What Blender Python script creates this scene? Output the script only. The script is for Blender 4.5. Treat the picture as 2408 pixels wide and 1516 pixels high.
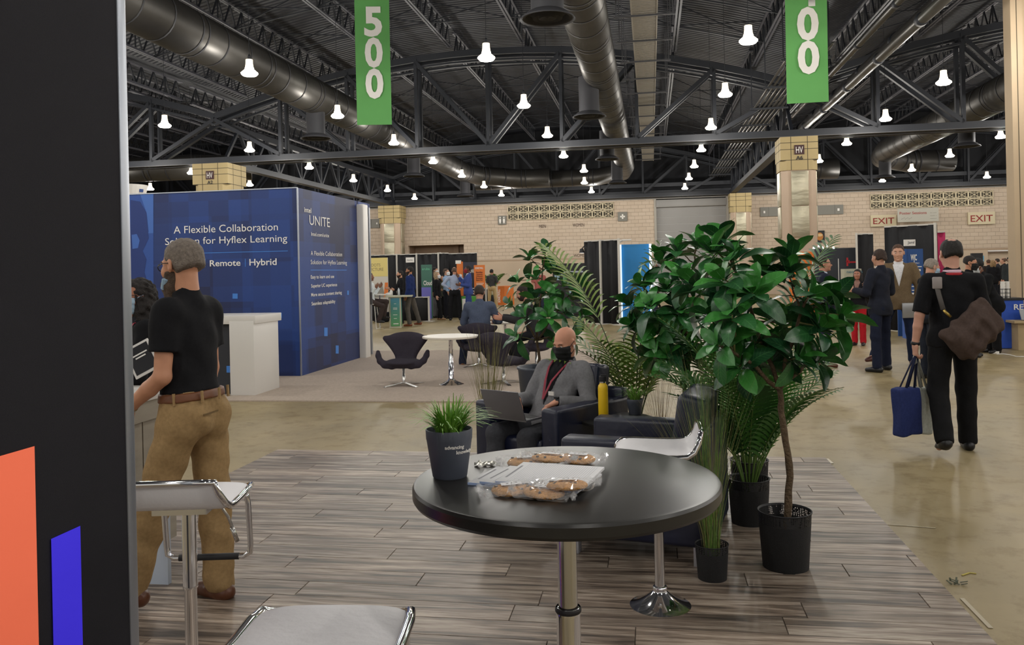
import bpy, bmesh, math, random
import numpy as np
import openvdb
from mathutils import Vector, Matrix
random.seed(7)
for o in list(bpy.data.objects): bpy.data.objects.remove(o)
SC = bpy.context.scene; COL = SC.collection
# ---------------- camera, world, exposure ----------------
FPX = 1950.0; PY0 = 636.0; ROLL = 0.022; CH = 1.6
cam_d = bpy.data.cameras.new('camera'); cam = bpy.data.objects.new('camera', cam_d); COL.objects.link(cam)
cam_d.sensor_width = 36.0; cam_d.lens = 36.0*FPX/2408.0; cam_d.clip_end = 300; cam_d.clip_start = 0.05
cam_d.shift_y = -(758.0-PY0)/2408.0
cam.matrix_world = Matrix.Translation((0, 0, CH)) @ Matrix.Rotation(ROLL, 4, 'Y') @ Matrix.Rotation(math.pi/2, 4, 'X')
SC.camera = cam
world = bpy.data.worlds.new('world'); SC.world = world; world.use_nodes = True
world.node_tree.nodes['Background'].inputs[0].default_value = (1.0, 0.97, 0.93, 1)
world.node_tree.nodes['Background'].inputs[1].default_value = 0.6
SC.view_settings.view_transform = 'Standard'; SC.view_settings.look = 'None'
SC.view_settings.gamma = 1; SC.view_settings.exposure = 0.0; SC.view_settings.use_curve_mapping = False
LAMP_W = 62.0
# ---------------- coordinate helpers ----------------
CR, SR = math.cos(ROLL), math.sin(ROLL)
def ray(px, py):
    u, v = px-1204.0, py-PY0
    return Vector(((u*CR-v*SR)/FPX, 1.0, -(u*SR+v*CR)/FPX))
def P(px, py, Y):
    r = ray(px, py); return Vector((r.x*Y, Y, CH+r.z*Y))
def G(px, py, z=0.0):
    r = ray(px, py); t = (z-CH)/r.z; return Vector((r.x*t, t, z))
HA = math.radians(9.5); HC, HS = math.cos(HA), math.sin(HA)
FV = Vector((HS, HC, 0)); RV = Vector((HC, -HS, 0)); ZV = Vector((0, 0, 1))
def H(a, b, z=0.0): return Vector((a*HC+b*HS, -a*HS+b*HC, z))
def toH(v): return (v.x*HC-v.y*HS, v.x*HS+v.y*HC, v.z)
def onpl(px, py, p0, n):
    r = ray(px, py); o = Vector((0, 0, CH)); t = (p0-o).dot(n)/r.dot(n); return o+r*t
# ---------------- materials ----------------
def lin(h):
    if isinstance(h, str):
        h = h.lstrip('#'); c = [int(h[i:i+2], 16)/255 for i in (0, 2, 4)]
    else: c = h
    return tuple(x/12.92 if x <= 0.04045 else ((x+0.055)/1.055)**2.4 for x in c)+(1.0,)
MATS = {}
def mat(name, col, rough=0.6, metal=0.0, var=0.0, scale=8.0, bump=0.0, bscale=None, emit=None, estr=0.0, spec=None, coat=0.0, trans=0.0, alpha=1.0, stretch=None, sheen=0.0):
    if name in MATS: return MATS[name]
    m = bpy.data.materials.new(name); m.use_nodes = True; nt = m.node_tree; b = nt.nodes['Principled BSDF']
    b.inputs['Base Color'].default_value = lin(col); b.inputs['Roughness'].default_value = rough; b.inputs['Metallic'].default_value = metal
    if spec is not None: b.inputs['Specular IOR Level'].default_value = spec
    if coat: b.inputs['Coat Weight'].default_value = coat; b.inputs['Coat Roughness'].default_value = 0.1
    if trans: b.inputs['Transmission Weight'].default_value = trans
    if alpha < 1: b.inputs['Alpha'].default_value = alpha
    if sheen: b.inputs['Sheen Weight'].default_value = sheen
    if emit: b.inputs['Emission Color'].default_value = lin(emit); b.inputs['Emission Strength'].default_value = estr
    if var or bump:
        tc = nt.nodes.new('ShaderNodeTexCoord'); mp = nt.nodes.new('ShaderNodeMapping')
        nt.links.new(tc.outputs['Object'], mp.inputs[0])
        if stretch: mp.inputs['Scale'].default_value = stretch
    if var:
        n = nt.nodes.new('ShaderNodeTexNoise'); n.inputs['Scale'].default_value = scale; n.inputs['Detail'].default_value = 5
        nt.links.new(mp.outputs[0], n.inputs['Vector'])
        r = nt.nodes.new('ShaderNodeValToRGB'); c = lin(col)
        r.color_ramp.elements[0].position = 0.3; r.color_ramp.elements[1].position = 0.7
        r.color_ramp.elements[0].color = tuple(max(0, x*(1-var)) for x in c[:3])+(1,)
        r.color_ramp.elements[1].color = tuple(min(1, x*(1+var)) for x in c[:3])+(1,)
        nt.links.new(n.outputs[0], r.inputs[0]); nt.links.new(r.outputs[0], b.inputs['Base Color'])
    if bump:
        n2 = nt.nodes.new('ShaderNodeTexNoise'); n2.inputs['Scale'].default_value = bscale or scale*4; n2.inputs['Detail'].default_value = 3
        nt.links.new(mp.outputs[0], n2.inputs['Vector'])
        bp = nt.nodes.new('ShaderNodeBump'); bp.inputs['Strength'].default_value = min(1, bump); bp.inputs['Distance'].default_value = 0.01*max(1, bump)
        nt.links.new(n2.outputs[0], bp.inputs['Height']); nt.links.new(bp.outputs[0], b.inputs['Normal'])
    MATS[name] = m; return m
def cloth(col, name=None, var=0.12, rough=0.9):
    return mat(name or 'cloth_'+str(col).lstrip('#'), col, rough, var=var, scale=60, bump=0.35, bscale=14, spec=0.2)
# ---------------- mesh builder ----------------
class MB:
    def __init__(s): s.v = []; s.f = []; s.m = []; s.mi = 0
    def add(s, vs, fs):
        n = len(s.v); s.v += [tuple(v) for v in vs]; s.f += [tuple(i+n for i in f) for f in fs]; s.m += [s.mi]*len(fs); return s
    def box(s, c, size, M=None):
        hx, hy, hz = size[0]/2, size[1]/2, size[2]/2
        vs = [Vector((x, y, z)) for x in (-hx, hx) for y in (-hy, hy) for z in (-hz, hz)]
        if M is not None: vs = [M @ v for v in vs]
        c = Vector(c)
        return s.add([v+c for v in vs], [(0, 1, 3, 2), (4, 6, 7, 5), (0, 4, 5, 1), (2, 3, 7, 6), (0, 2, 6, 4), (1, 5, 7, 3)])
    def bar(s, a, b, w, h=None, up=ZV):
        a = Vector(a); b = Vector(b); h = h or w; d = (b-a); L = d.length
        if L < 1e-6: return s
        d /= L; sd = d.cross(up)
        if sd.length < 1e-4: sd = d.cross(Vector((1, 0, 0)))
        sd.normalize(); u = sd.cross(d)
        vs = [p+sd*(x*w/2)+u*(y*h/2) for p in (a, b) for x, y in ((-1, -1), (1, -1), (1, 1), (-1, 1))]
        return s.add(vs, [(3, 2, 1, 0), (4, 5, 6, 7), (0, 1, 5, 4), (1, 2, 6, 5), (2, 3, 7, 6), (3, 0, 4, 7)])
    def tube(s, pts, r, n=8, cap=True, flat=1.0, up=None):
        pts = [Vector(p) for p in pts]; k = len(pts)
        rs = r if isinstance(r, (list, tuple)) else [r]*k
        vs = []; prev = None
        for i, p in enumerate(pts):
            d = (pts[min(i+1, k-1)]-pts[max(i-1, 0)]).normalized()
            if prev is None:
                ref = up or (ZV if abs(d.z) < 0.9 else Vector((1, 0, 0))); sd = d.cross(ref).normalized()
            else: sd = (prev-d*prev.dot(d)).normalized()
            prev = sd; u = sd.cross(d)
            vs += [p+(sd*math.cos(2*math.pi*j/n)+u*math.sin(2*math.pi*j/n)*flat)*rs[i] for j in range(n)]
        fs = [(i*n+j, i*n+(j+1) % n, (i+1)*n+(j+1) % n, (i+1)*n+j) for i in range(k-1) for j in range(n)]
        if cap: fs += [tuple(reversed(range(n))), tuple((k-1)*n+j for j in range(n))]
        return s.add(vs, fs)
    def lathe(s, prof, n=32, c=(0, 0, 0), M=None, a0=0, a1=2*math.pi):
        full = abs(a1-a0-2*math.pi) < 1e-6; vs = []; c = Vector(c); k = n if full else n+1
        for (r, z) in prof:
            for j in range(k):
                t = a0+(a1-a0)*j/n; v = Vector((r*math.cos(t), r*math.sin(t), z))
                if M is not None: v = M @ v
                vs.append(v+c)
        fs = []
        for i in range(len(prof)-1):
            for j in range(n):
                j2 = (j+1) % k if full else j+1
                fs.append((i*k+j, i*k+j2, (i+1)*k+j2, (i+1)*k+j))
        return s.add(vs, fs)
    def quad(s, a, b, c, d): return s.add([a, b, c, d], [(0, 1, 2, 3)])
    def prism(s, poly, axis_o, ux, uy, un, depth):
        n = len(poly); f = [axis_o+ux*x+uy*y for x, y in poly]; g = [p+un*depth for p in f]
        return s.add(f+g, [tuple(reversed(range(n))), tuple(range(n, 2*n))]+[(i, (i+1) % n, n+(i+1) % n, n+i) for i in range(n)])
    def mesh(s, name, mats, smooth=False, bevel=0):
        me = bpy.data.meshes.new(name); me.from_pydata(s.v, [], s.f)
        mats = mats if isinstance(mats, (list, tuple)) else [mats]
        for m in mats: me.materials.append(m)
        if len(mats) > 1: me.polygons.foreach_set('material_index', s.m)
        if smooth: me.polygons.foreach_set('use_smooth', [True]*len(s.f))
        if bevel:
            bm = bmesh.new(); bm.from_mesh(me)
            es = [e for e in bm.edges if len(e.link_faces) == 2 and e.calc_face_angle(0) > 0.6]
            bmesh.ops.bevel(bm, geom=es, offset=bevel, segments=3 if bevel > .01 else 2, profile=0.5, affect='EDGES', clamp_overlap=True)
            bm.to_mesh(me); bm.free()
            me.polygons.foreach_set('use_smooth', [True]*len(me.polygons)); shade_auto(me)
        me.update(); return me
    def build(s, name, mats, parent=None, smooth=False, bevel=0, **tags):
        return link(name, s.mesh(name, mats, smooth, bevel), parent, **tags)
def shade_auto(me, ang=0.7):
    bm = bmesh.new(); bm.from_mesh(me)
    for e in bm.edges: e.smooth = not (len(e.link_faces) == 2 and e.calc_face_angle(0) > ang)
    bm.to_mesh(me); bm.free()
def tag(o, label=None, cat=None, group=None, kind=None):
    if label: o['label'] = label
    if cat: o['category'] = cat
    if group: o['group'] = group
    if kind: o['kind'] = kind
    return o
def link(name, data, parent=None, label=None, cat=None, group=None, kind=None, loc=None, rot=None, scale=None):
    o = bpy.data.objects.new(name, data); COL.objects.link(o)
    if parent is not None: o.parent = parent
    if loc is not None: o.location = loc
    if rot is not None: o.rotation_euler = rot
    if scale is not None: o.scale = scale
    return tag(o, label, cat, group, kind)
def thing(name, label, cat, loc=(0, 0, 0), rz=0.0, group=None, kind=None):
    o = link(name, None, None, label, cat, group, kind, loc, (0, 0, rz)); o.empty_display_size = 0.1; return o
def copy_tree(o, parent=None):
    c = o.copy(); COL.objects.link(c); c.parent = parent
    if parent is None:
        for k in ('label',):
            if k in c: del c[k]
    for ch in o.children: copy_tree(ch, c)
    return c
def wmx(o):
    m = o.matrix_basis.copy()
    while o.parent is not None: o = o.parent; m = o.matrix_basis @ m
    return m
def face_rz(dx, dy): return math.atan2(dx, -dy)
# text fitted into a rectangle of a plane: origin o (lower left), unit ux, uy, width w, cap height h
FONTN = {}
def text_mesh(body, bold=0.0):
    cu = bpy.data.curves.new('t', 'FONT'); cu.body = body; cu.size = 1; cu.offset = bold; cu.resolution_u = 3
    o = bpy.data.objects.new('t', cu); COL.objects.link(o)
    dg = bpy.context.evaluated_depsgraph_get(); me = bpy.data.meshes.new_from_object(o.evaluated_get(dg))
    bpy.data.objects.remove(o); bpy.data.curves.remove(cu); return me
def text(name, body, m, parent, o, ux, uy, w=None, h=None, bold=0.0, center=False, lift=0.004, caph=0.73):
    """caps of height h standing on baseline o; width w if given stretches, else natural"""
    me = text_mesh(body, bold); n = len(me.vertices); co = np.empty(n*3, np.float32); me.vertices.foreach_get('co', co); co = co.reshape(-1, 3)
    x0, x1 = co[:, 0].min(), co[:, 0].max()
    sy = h/caph; sx = (w/(x1-x0)) if w else sy
    X = (co[:, 0]-x0)*sx; Yv = co[:, 1]*sy
    if center: X = X-(x1-x0)*sx/2
    un = ux.cross(uy); base = Vector(o)+un*lift
    out = np.array(base)[None, :]+X[:, None]*np.array(ux)[None, :]+Yv[:, None]*np.array(uy)[None, :]
    if parent is not None:
        inv = wmx(parent).inverted(); out = out @ np.array(inv.to_3x3()).T+np.array(inv.translation)
    me.vertices.foreach_set('co', out.astype(np.float32).ravel()); me.materials.clear(); me.materials.append(m); me.update()
    return link(name, me, parent)
# ---------------- signed distance sculpting ----------------
class SDF:
    def __init__(s, lo, hi, vx):
        s.vx = vx; s.lo = np.array(lo, np.float32)-2*vx; n = np.ceil((np.array(hi)-np.array(lo))/vx).astype(int)+5
        s.n = n; s.d = np.full(n, 0.2, np.float32)
    def sub(s, lo, hi, pad):
        i0 = np.clip(np.floor((np.array(lo)-pad-s.lo)/s.vx).astype(int), 0, s.n); i1 = np.clip(np.ceil((np.array(hi)+pad-s.lo)/s.vx).astype(int)+1, 0, s.n)
        if (i1 <= i0).any(): return None, None
        ax = [(np.arange(i0[k], i1[k])*s.vx+s.lo[k]).astype(np.float32) for k in range(3)]
        return tuple(slice(i0[k], i1[k]) for k in range(3)), (ax[0][:, None, None], ax[1][None, :, None], ax[2][None, None, :])
    def comb(s, sl, d, k, op):
        a = s.d[sl]
        if op == 'u':
            if k > 0: h = np.maximum(k-np.abs(a-d), 0)/k; s.d[sl] = np.minimum(a, d)-h*h*k*0.25
            else: s.d[sl] = np.minimum(a, d)
        elif op == 's':
            d = -d
            if k > 0: h = np.maximum(k-np.abs(a-d), 0)/k; s.d[sl] = np.maximum(a, d)+h*h*k*0.25
            else: s.d[sl] = np.maximum(a, d)
    def cap(s, a, b, ra, rb=None, k=0.02, op='u', sq=None):
        rb = ra if rb is None else rb; a = np.array(a, np.float32); b = np.array(b, np.float32); R = max(ra, rb)
        sl, X = s.sub(np.minimum(a, b)-R, np.maximum(a, b)+R, k+3*s.vx)
        if sl is None: return s
        ba = b-a; L2 = max(float(ba@ba), 1e-9)
        p = [X[i]-a[i] for i in range(3)]; t = np.clip((p[0]*ba[0]+p[1]*ba[1]+p[2]*ba[2])/L2, 0, 1)
        q = [p[i]-t*ba[i] for i in range(3)]
        if sq is not None:      # squash: direction, factor (thicker than 1 flattens)
            dv, fz = np.array(sq[0], np.float32), sq[1]; e = (q[0]*dv[0]+q[1]*dv[1]+q[2]*dv[2])*(fz-1); q = [q[i]+e*dv[i] for i in range(3)]
        d = np.sqrt(q[0]**2+q[1]**2+q[2]**2)-(ra+(rb-ra)*t)
        s.comb(sl, d, k, op); return s
    def ell(s, c, r, M=None, k=0.03, op='u'):
        c = np.array(c, np.float32); R = max(r); M = np.eye(3) if M is None else np.array(M)
        ext = np.sqrt(((M*np.array(r)[None, :])**2).sum(1))
        sl, X = s.sub(c-ext, c+ext, k+3*s.vx)
        if sl is None: return s
        p = [X[i]-c[i] for i in range(3)]; q = [p[0]*M[0, i]+p[1]*M[1, i]+p[2]*M[2, i] for i in range(3)]
        k0 = np.sqrt(sum((q[i]/r[i])**2 for i in range(3))); k1 = np.sqrt(sum((q[i]/(r[i]*r[i]))**2 for i in range(3)))+1e-9
        s.comb(sl, (k0*(k0-1)/k1).astype(np.float32), k, op); return s
    def box(s, c, h, M=None, r=0.01, k=0.0, op='u'):
        c = np.array(c, np.float32); M = np.eye(3) if M is None else np.array(M); ext = np.abs(M) @ np.array(h)+r
        sl, X = s.sub(c-ext, c+ext, k+3*s.vx)
        if sl is None: return s
        p = [X[i]-c[i] for i in range(3)]; q = [np.abs(p[0]*M[0, i]+p[1]*M[1, i]+p[2]*M[2, i])-(h[i]-r) for i in range(3)]
        d = np.sqrt(sum(np.maximum(e, 0)**2 for e in q))+np.minimum(np.maximum(np.maximum(q[0], q[1]), q[2]), 0)-r
        s.comb(sl, d.astype(np.float32), k, op); return s
    def plane(s, p, n, k=0.0):      # keeps the side opposite n
        n = np.array(n, np.float32); n /= np.linalg.norm(n); X = s.axes()
        d = (X[0]-p[0])*n[0]+(X[1]-p[1])*n[1]+(X[2]-p[2])*n[2]
        a = s.d
        if k > 0: h = np.maximum(k-np.abs(a-d), 0)/k; s.d = np.maximum(a, d)+h*h*k*0.25
        else: s.d = np.maximum(a, d)
        return s
    def wedge(s, T, o, zb, slope, yb):
        X = s.axes(); p = [X[i]-o[i] for i in range(3)]; q = [p[0]*T[0, i]+p[1]*T[1, i]+p[2]*T[2, i] for i in range(3)]
        d = np.maximum((np.abs(q[0])-np.clip((q[2]-zb)*slope, -.03, .075))*.95, q[1]-yb).astype(np.float32); s.d = np.maximum(s.d, -d); return s
    def axes(s): return [(np.arange(s.n[k])*s.vx+s.lo[k]).astype(np.float32).reshape([-1 if i == k else 1 for i in range(3)]) for k in range(3)]
    def wrinkle(s, amp, fx, fz, seed=0.0):
        X = s.axes(); w = np.sin(X[2]*fz+3*np.sin(X[0]*fx+seed)+2*np.sin(X[1]*fx*1.3+seed*2))+0.6*np.sin(X[2]*fz*1.9-X[0]*fx*1.7+X[1]*fx+seed*5)
        s.d = s.d+(w*amp*0.5).astype(np.float32); return s
    def clip(s, other_d): s.d = np.maximum(s.d, other_d); return s
    def mesh(s, name, m, adapt=0.0):
        s.d[0] = s.d[-1] = 0.1; s.d[:, 0] = s.d[:, -1] = 0.1; s.d[:, :, 0] = s.d[:, :, -1] = 0.1
        g = openvdb.FloatGrid(0.2); g.copyFromArray(np.ascontiguousarray(s.d)); p, tr, q = g.convertToPolygons(isovalue=0.0, adaptivity=adapt)
        me = bpy.data.meshes.new(name)
        p = p*s.vx+s.lo; me.from_pydata(p.tolist(), [], q.tolist()+tr.tolist()); me.materials.append(m)
        me.polygons.foreach_set('use_smooth', [True]*len(me.polygons)); me.update(); return me
    def build(s, name, m, parent=None, adapt=0.0, **k): return link(name, s.mesh(name, m, adapt), parent, **k)
# ---------------- pendant lamp positions (grid of the hall) ----------------
LAMP_Z = 5.7
LAMPS = [(i, j, -2.95+4.75*i, 15.25+4.65*j) for i in range(-5, 6) for j in range(-4, 7)]
for i, j, a, b in LAMPS:
    if abs(a) > 24: continue
    ld = bpy.data.lights.get('lamp_light') or bpy.data.lights.new('lamp_light', 'POINT')
    ld.energy = LAMP_W*2; ld.color = (1.0, 0.965, 0.905); ld.shadow_soft_size = 0.12
# ---------------- setting: floor, walls, ceiling ----------------
def floor_mat():
    m = mat('concrete', '#b3a380', 0.42, spec=0.35); nt = m.node_tree; b = nt.nodes['Principled BSDF']
    tc = nt.nodes.new('ShaderNodeTexCoord')
    def noise(sc, det, rough=0.6):
        n = nt.nodes.new('ShaderNodeTexNoise'); n.inputs['Scale'].default_value = sc; n.inputs['Detail'].default_value = det; n.inputs['Roughness'].default_value = rough
        nt.links.new(tc.outputs['Object'], n.inputs['Vector']); return n
    n1 = noise(0.55, 8, 0.65); r = nt.nodes.new('ShaderNodeValToRGB')
    r.color_ramp.elements[0].position = 0.32; r.color_ramp.elements[1].position = 0.68
    r.color_ramp.elements[0].color = lin('#867857'); r.color_ramp.elements[1].color = lin('#a99873')
    nt.links.new(n1.outputs[0], r.inputs[0])
    n2 = noise(5, 6, 0.7); r2 = nt.nodes.new('ShaderNodeValToRGB'); r2.color_ramp.elements[0].position = 0.35; r2.color_ramp.elements[1].position = 0.5
    r2.color_ramp.elements[0].color = lin('#c2b79c'); r2.color_ramp.elements[1].color = (1, 1, 1, 1)
    nt.links.new(n2.outputs[0], r2.inputs[0])
    mx = nt.nodes.new('ShaderNodeMix'); mx.data_type = 'RGBA'; mx.blend_type = 'MULTIPLY'; mx.inputs[0].default_value = 0.55
    nt.links.new(r.outputs[0], mx.inputs[6]); nt.links.new(r2.outputs[0], mx.inputs[7])
    # small dark scuffs
    n3 = noise(2.4, 3, 0.5); r3 = nt.nodes.new('ShaderNodeValToRGB'); r3.color_ramp.elements[0].position = 0.72; r3.color_ramp.elements[1].position = 0.76
    r3.color_ramp.elements[0].color = (1, 1, 1, 1); r3.color_ramp.elements[1].color = lin('#8b8272')
    nt.links.new(n3.outputs[0], r3.inputs[0])
    m2 = nt.nodes.new('ShaderNodeMix'); m2.data_type = 'RGBA'; m2.blend_type = 'MULTIPLY'; m2.inputs[0].default_value = 1
    nt.links.new(mx.outputs[2], m2.inputs[6]); nt.links.new(r3.outputs[0], m2.inputs[7])
    nt.links.new(m2.outputs[2], b.inputs['Base Color'])
    rr = nt.nodes.new('ShaderNodeMapRange'); rr.inputs[3].default_value = 0.3; rr.inputs[4].default_value = 0.6
    nt.links.new(n1.outputs[0], rr.inputs[0]); nt.links.new(rr.outputs[0], b.inputs['Roughness'])
    return m
hall = -HA
m = MB(); m.box((-6, 15, -0.1), (62, 68, 0.2)); m.build('floor', floor_mat(), kind='structure', rot=(0, 0, hall))
# wall_back: pale blockwork with recessed door openings cut as separate boxes
WB = 47.0
def brick_mat(name, c1, c2, cm, sw=0.41, sh=0.205):
    m = bpy.data.materials.new(name); m.use_nodes = True; nt = m.node_tree; b = nt.nodes['Principled BSDF']; b.inputs['Roughness'].default_value = 0.85
    tc = nt.nodes.new('ShaderNodeTexCoord'); sp = nt.nodes.new('ShaderNodeSeparateXYZ'); cb = nt.nodes.new('ShaderNodeCombineXYZ')
    nt.links.new(tc.outputs['Object'], sp.inputs[0]); nt.links.new(sp.outputs[0], cb.inputs[0]); nt.links.new(sp.outputs[2], cb.inputs[1])
    br = nt.nodes.new('ShaderNodeTexBrick'); br.inputs['Scale'].default_value = 1; br.inputs['Brick Width'].default_value = sw; br.inputs['Row Height'].default_value = sh
    br.inputs['Mortar Size'].default_value = 0.008; br.inputs['Color1'].default_value = lin(c1); br.inputs['Color2'].default_value = lin(c2); br.inputs['Mortar'].default_value = lin(cm)
    nt.links.new(cb.outputs[0], br.inputs['Vector']); nt.links.new(br.outputs[0], b.inputs['Base Color'])
    bp = nt.nodes.new('ShaderNodeBump'); bp.invert = True; bp.inputs['Distance'].default_value = 0.01; nt.links.new(br.outputs[1], bp.inputs['Height']); nt.links.new(bp.outputs[0], b.inputs['Normal'])
    return m
BRK = brick_mat('pale_blockwork', '#cab9a6', '#c3b19d', '#ab9a88')
SMO = mat('smooth_block', '#beab95', 0.8, var=0.05, scale=0.8)
def apx(px, py=600, b=WB):           # hall a of a pixel column on the plane b
    v = onpl(px, py, H(0, b, 0), FV); return toH(v)[0]
def zpx(px, py, b=WB): return onpl(px, py, H(0, b, 0), FV).z
ROLL0, ROLL1 = apx(1543), apx(1713)
DR0, DR1 = apx(960), apx(1091)
DZ = zpx(1020, 576)
WT = 5.42; TRZ = 2.22
wall = MB()
def wseg(a0, a1, z0, z1, mb=wall, th=0.4): mb.box(((a0+a1)/2, WB+th/2, (z0+z1)/2), (a1-a0, th, z1-z0))
FD0, FD1 = apx(2328, 600), apx(2368, 600)
wseg(-38, DR0, TRZ, WT); wseg(DR0, DR1, DZ, WT); wseg(DR1, ROLL0, TRZ, WT); wseg(ROLL1, 24, TRZ, WT)
wo = wall.build('wall_back', BRK, kind='structure', rot=(0, 0, hall))
w2 = MB()
for a0, a1 in ((-38, DR0), (DR1, ROLL0), (ROLL1, FD0-0.1), (FD1+1.5, 24)): wseg(a0, a1, 0, TRZ-0.06, w2)
wseg(FD0-0.1, FD1+1.5, 2.1, TRZ-0.06, w2)
w2.build('wall_back_base', SMO, kind='structure', rot=(0, 0, hall))
w3 = MB()
for a0, a1 in ((-38, DR0), (DR1, ROLL0), (ROLL1, 24)): w3.box(((a0+a1)/2, WB+0.18, TRZ-0.03), (a1-a0, 0.4, 0.06))
w3.build('trim_1', mat('trim_stone', '#a8917a', 0.8), kind='structure', rot=(0, 0, hall))
w4 = MB(); w4.box(((DR0+DR1)/2, WB+1.6, DZ/2), (DR1-DR0+.4, 0.1, DZ+.4)); w4.box((DR0-.1, WB+1.0, DZ/2), (0.2, 1.4, DZ)); w4.box((DR1+.1, WB+1.0, DZ/2), (0.2, 1.4, DZ)); w4.box(((DR0+DR1)/2, WB+1, DZ+.1), (DR1-DR0+.4, 1.4, .2))
w4.box(((DR0+DR1)/2+.9, WB+1.45, DZ/2), (0.3, 0.2, DZ))
w4.build('door_1', mat('recess_brown', '#8a7460', 0.7, var=0.06, scale=1), kind='structure', rot=(0, 0, hall))
# roll-up door
rd = thing('door_2', 'grey roll-up loading door in the pale back wall', 'door', H((ROLL0+ROLL1)/2, WB+0.25), hall); rd['kind'] = 'structure'; del rd['category']
GRD = mat('rolldoor_grey', '#8f8d8a', 0.5, var=0.04, scale=0.5)
for k in range(13):
    b_ = MB(); b_.box((0, 0.05, 0.2+k*0.4), (ROLL1-ROLL0, 0.08, 0.392)); b_.build('panel', GRD, rd, bevel=0)
b_ = MB(); b_.box((0, -0.05, 5.15), (ROLL1-ROLL0, 0.5, 0.42)); b_.build('housing', GRD, rd, bevel=.03)
b_ = MB()
for s in (-1, 1): b_.box((s*(ROLL1-ROLL0)/2, -0.1, 2.7), (0.12, 0.4, 5.4))
b_.build('guide_rail', mat('rail_grey', '#a19c92', 0.5), rd)
# far double door at right
fd = thing('door_3', 'pale double door behind the far crowd', 'door', H((FD0+FD1)/2+0.7, WB+0.2), hall); fd['kind'] = 'structure'; del fd['category']
b_ = MB(); b_.box((-.75, 0, 1.03), (1.48, 0.06, 2.06)); b_.build('door_leaf', SMO, fd)
b_ = MB(); b_.box((.75, 0, 1.03), (1.48, 0.06, 2.06)); b_.build('door_leaf', SMO, fd)
b_ = MB(); b_.box((-.7, -.14, 2.0), (1.2, 0.1, 0.05)); b_.build('door_closer', mat('closer', '#6d5b4b', .5), fd)
# upper dark wall, side walls
DK = mat('black_paint_wall', '#1d1e22', 0.85)
u = MB(); u.box((-7, WB+0.5, 8), (62, 0.3, 5.2)); u.build('wall_back_upper', DK, kind='structure', rot=(0, 0, hall))
u = MB(); u.box((-38, 15, 5), (0.3, 66, 10)); u.build('wall_left', mat('side_wall', '#6b6258', .85), kind='structure', rot=(0, 0, hall))
u = MB(); u.box((24, 15, 5), (0.3, 66, 10)); u.build('wall_right', MATS['side_wall'], kind='structure', rot=(0, 0, hall))
# wall-top conduit rails
t = MB(); t.mi = 0
t.bar(H(-38, WB-0.12, 5.5), H(24, WB-0.12, 5.5), 0.12, 0.2)
t.build('trim_2', mat('rail_light', '#8c8984', .5), kind='structure')
t = MB()
t.bar(H(-38, WB-0.3, 5.78), H(24, WB-0.3, 5.78), 0.3, 0.14); t.bar(H(-38, WB-0.9, 6.1), H(24, WB-0.9, 6.1), 0.2, 0.2)
STL = mat('black_steel', '#20232a', 0.55, spec=0.5)
STG = mat('grey_steel', '#47474a', 0.45, spec=0.5)
t.build('trim_3', STL, kind='structure')
# ---------------- ceiling deck (vaulted bays), joists, trusses ----------------
COLA = [-33.4, -14.5, 4.4, 23.3]; HALF = 9.45
def arch(a):
    for k in range(3):
        if COLA[k] <= a <= COLA[k+1]: mid = (COLA[k]+COLA[k+1])/2; break
    else: mid = COLA[0]-HALF if a < COLA[0] else COLA[3]+HALF
    return 8.65-1.6*((a-mid)/HALF)**2
TR_B = [6.6, 26.4, 46.2]
def deck_mat():
    m = mat('roof_deck', '#272a33', 0.6); nt = m.node_tree; b = nt.nodes['Principled BSDF']
    tc = nt.nodes.new('ShaderNodeTexCoord'); w = nt.nodes.new('ShaderNodeTexWave'); w.bands_direction = 'Y'; w.inputs['Scale'].default_value = 1.6; w.inputs['Distortion'].default_value = 0
    nt.links.new(tc.outputs['Object'], w.inputs['Vector']); bp = nt.nodes.new('ShaderNodeBump'); bp.inputs['Distance'].default_value = 0.06
    nt.links.new(w.outputs[1], bp.inputs['Height']); nt.links.new(bp.outputs[0], b.inputs['Normal']); return m
dk = MB(); N = 16
for k in range(3):
    for i in range(N):
        a0 = COLA[k]+(COLA[k+1]-COLA[k])*i/N; a1 = COLA[k]+(COLA[k+1]-COLA[k])*(i+1)/N
        z0 = arch(a0+1e-4)+.95; z1 = arch(a1-1e-4)+.95
        dk.add([(a0, -14, z0), (a1, -14, z1), (a1, 47.4, z1), (a0, 47.4, z0), (a0, -14, z0+.1), (a1, -14, z1+.1), (a1, 47.4, z1+.1), (a0, 47.4, z0+.1)], [(0, 3, 2, 1), (4, 5, 6, 7)])
for s in (-1, 1):
    e = COLA[0] if s < 0 else COLA[3]
    dk.box((e+s*3, 16.7, 8), (6, 62, .1))
ceil = dk.build('ceiling', deck_mat(), kind='structure', rot=(0, 0, hall))
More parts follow.
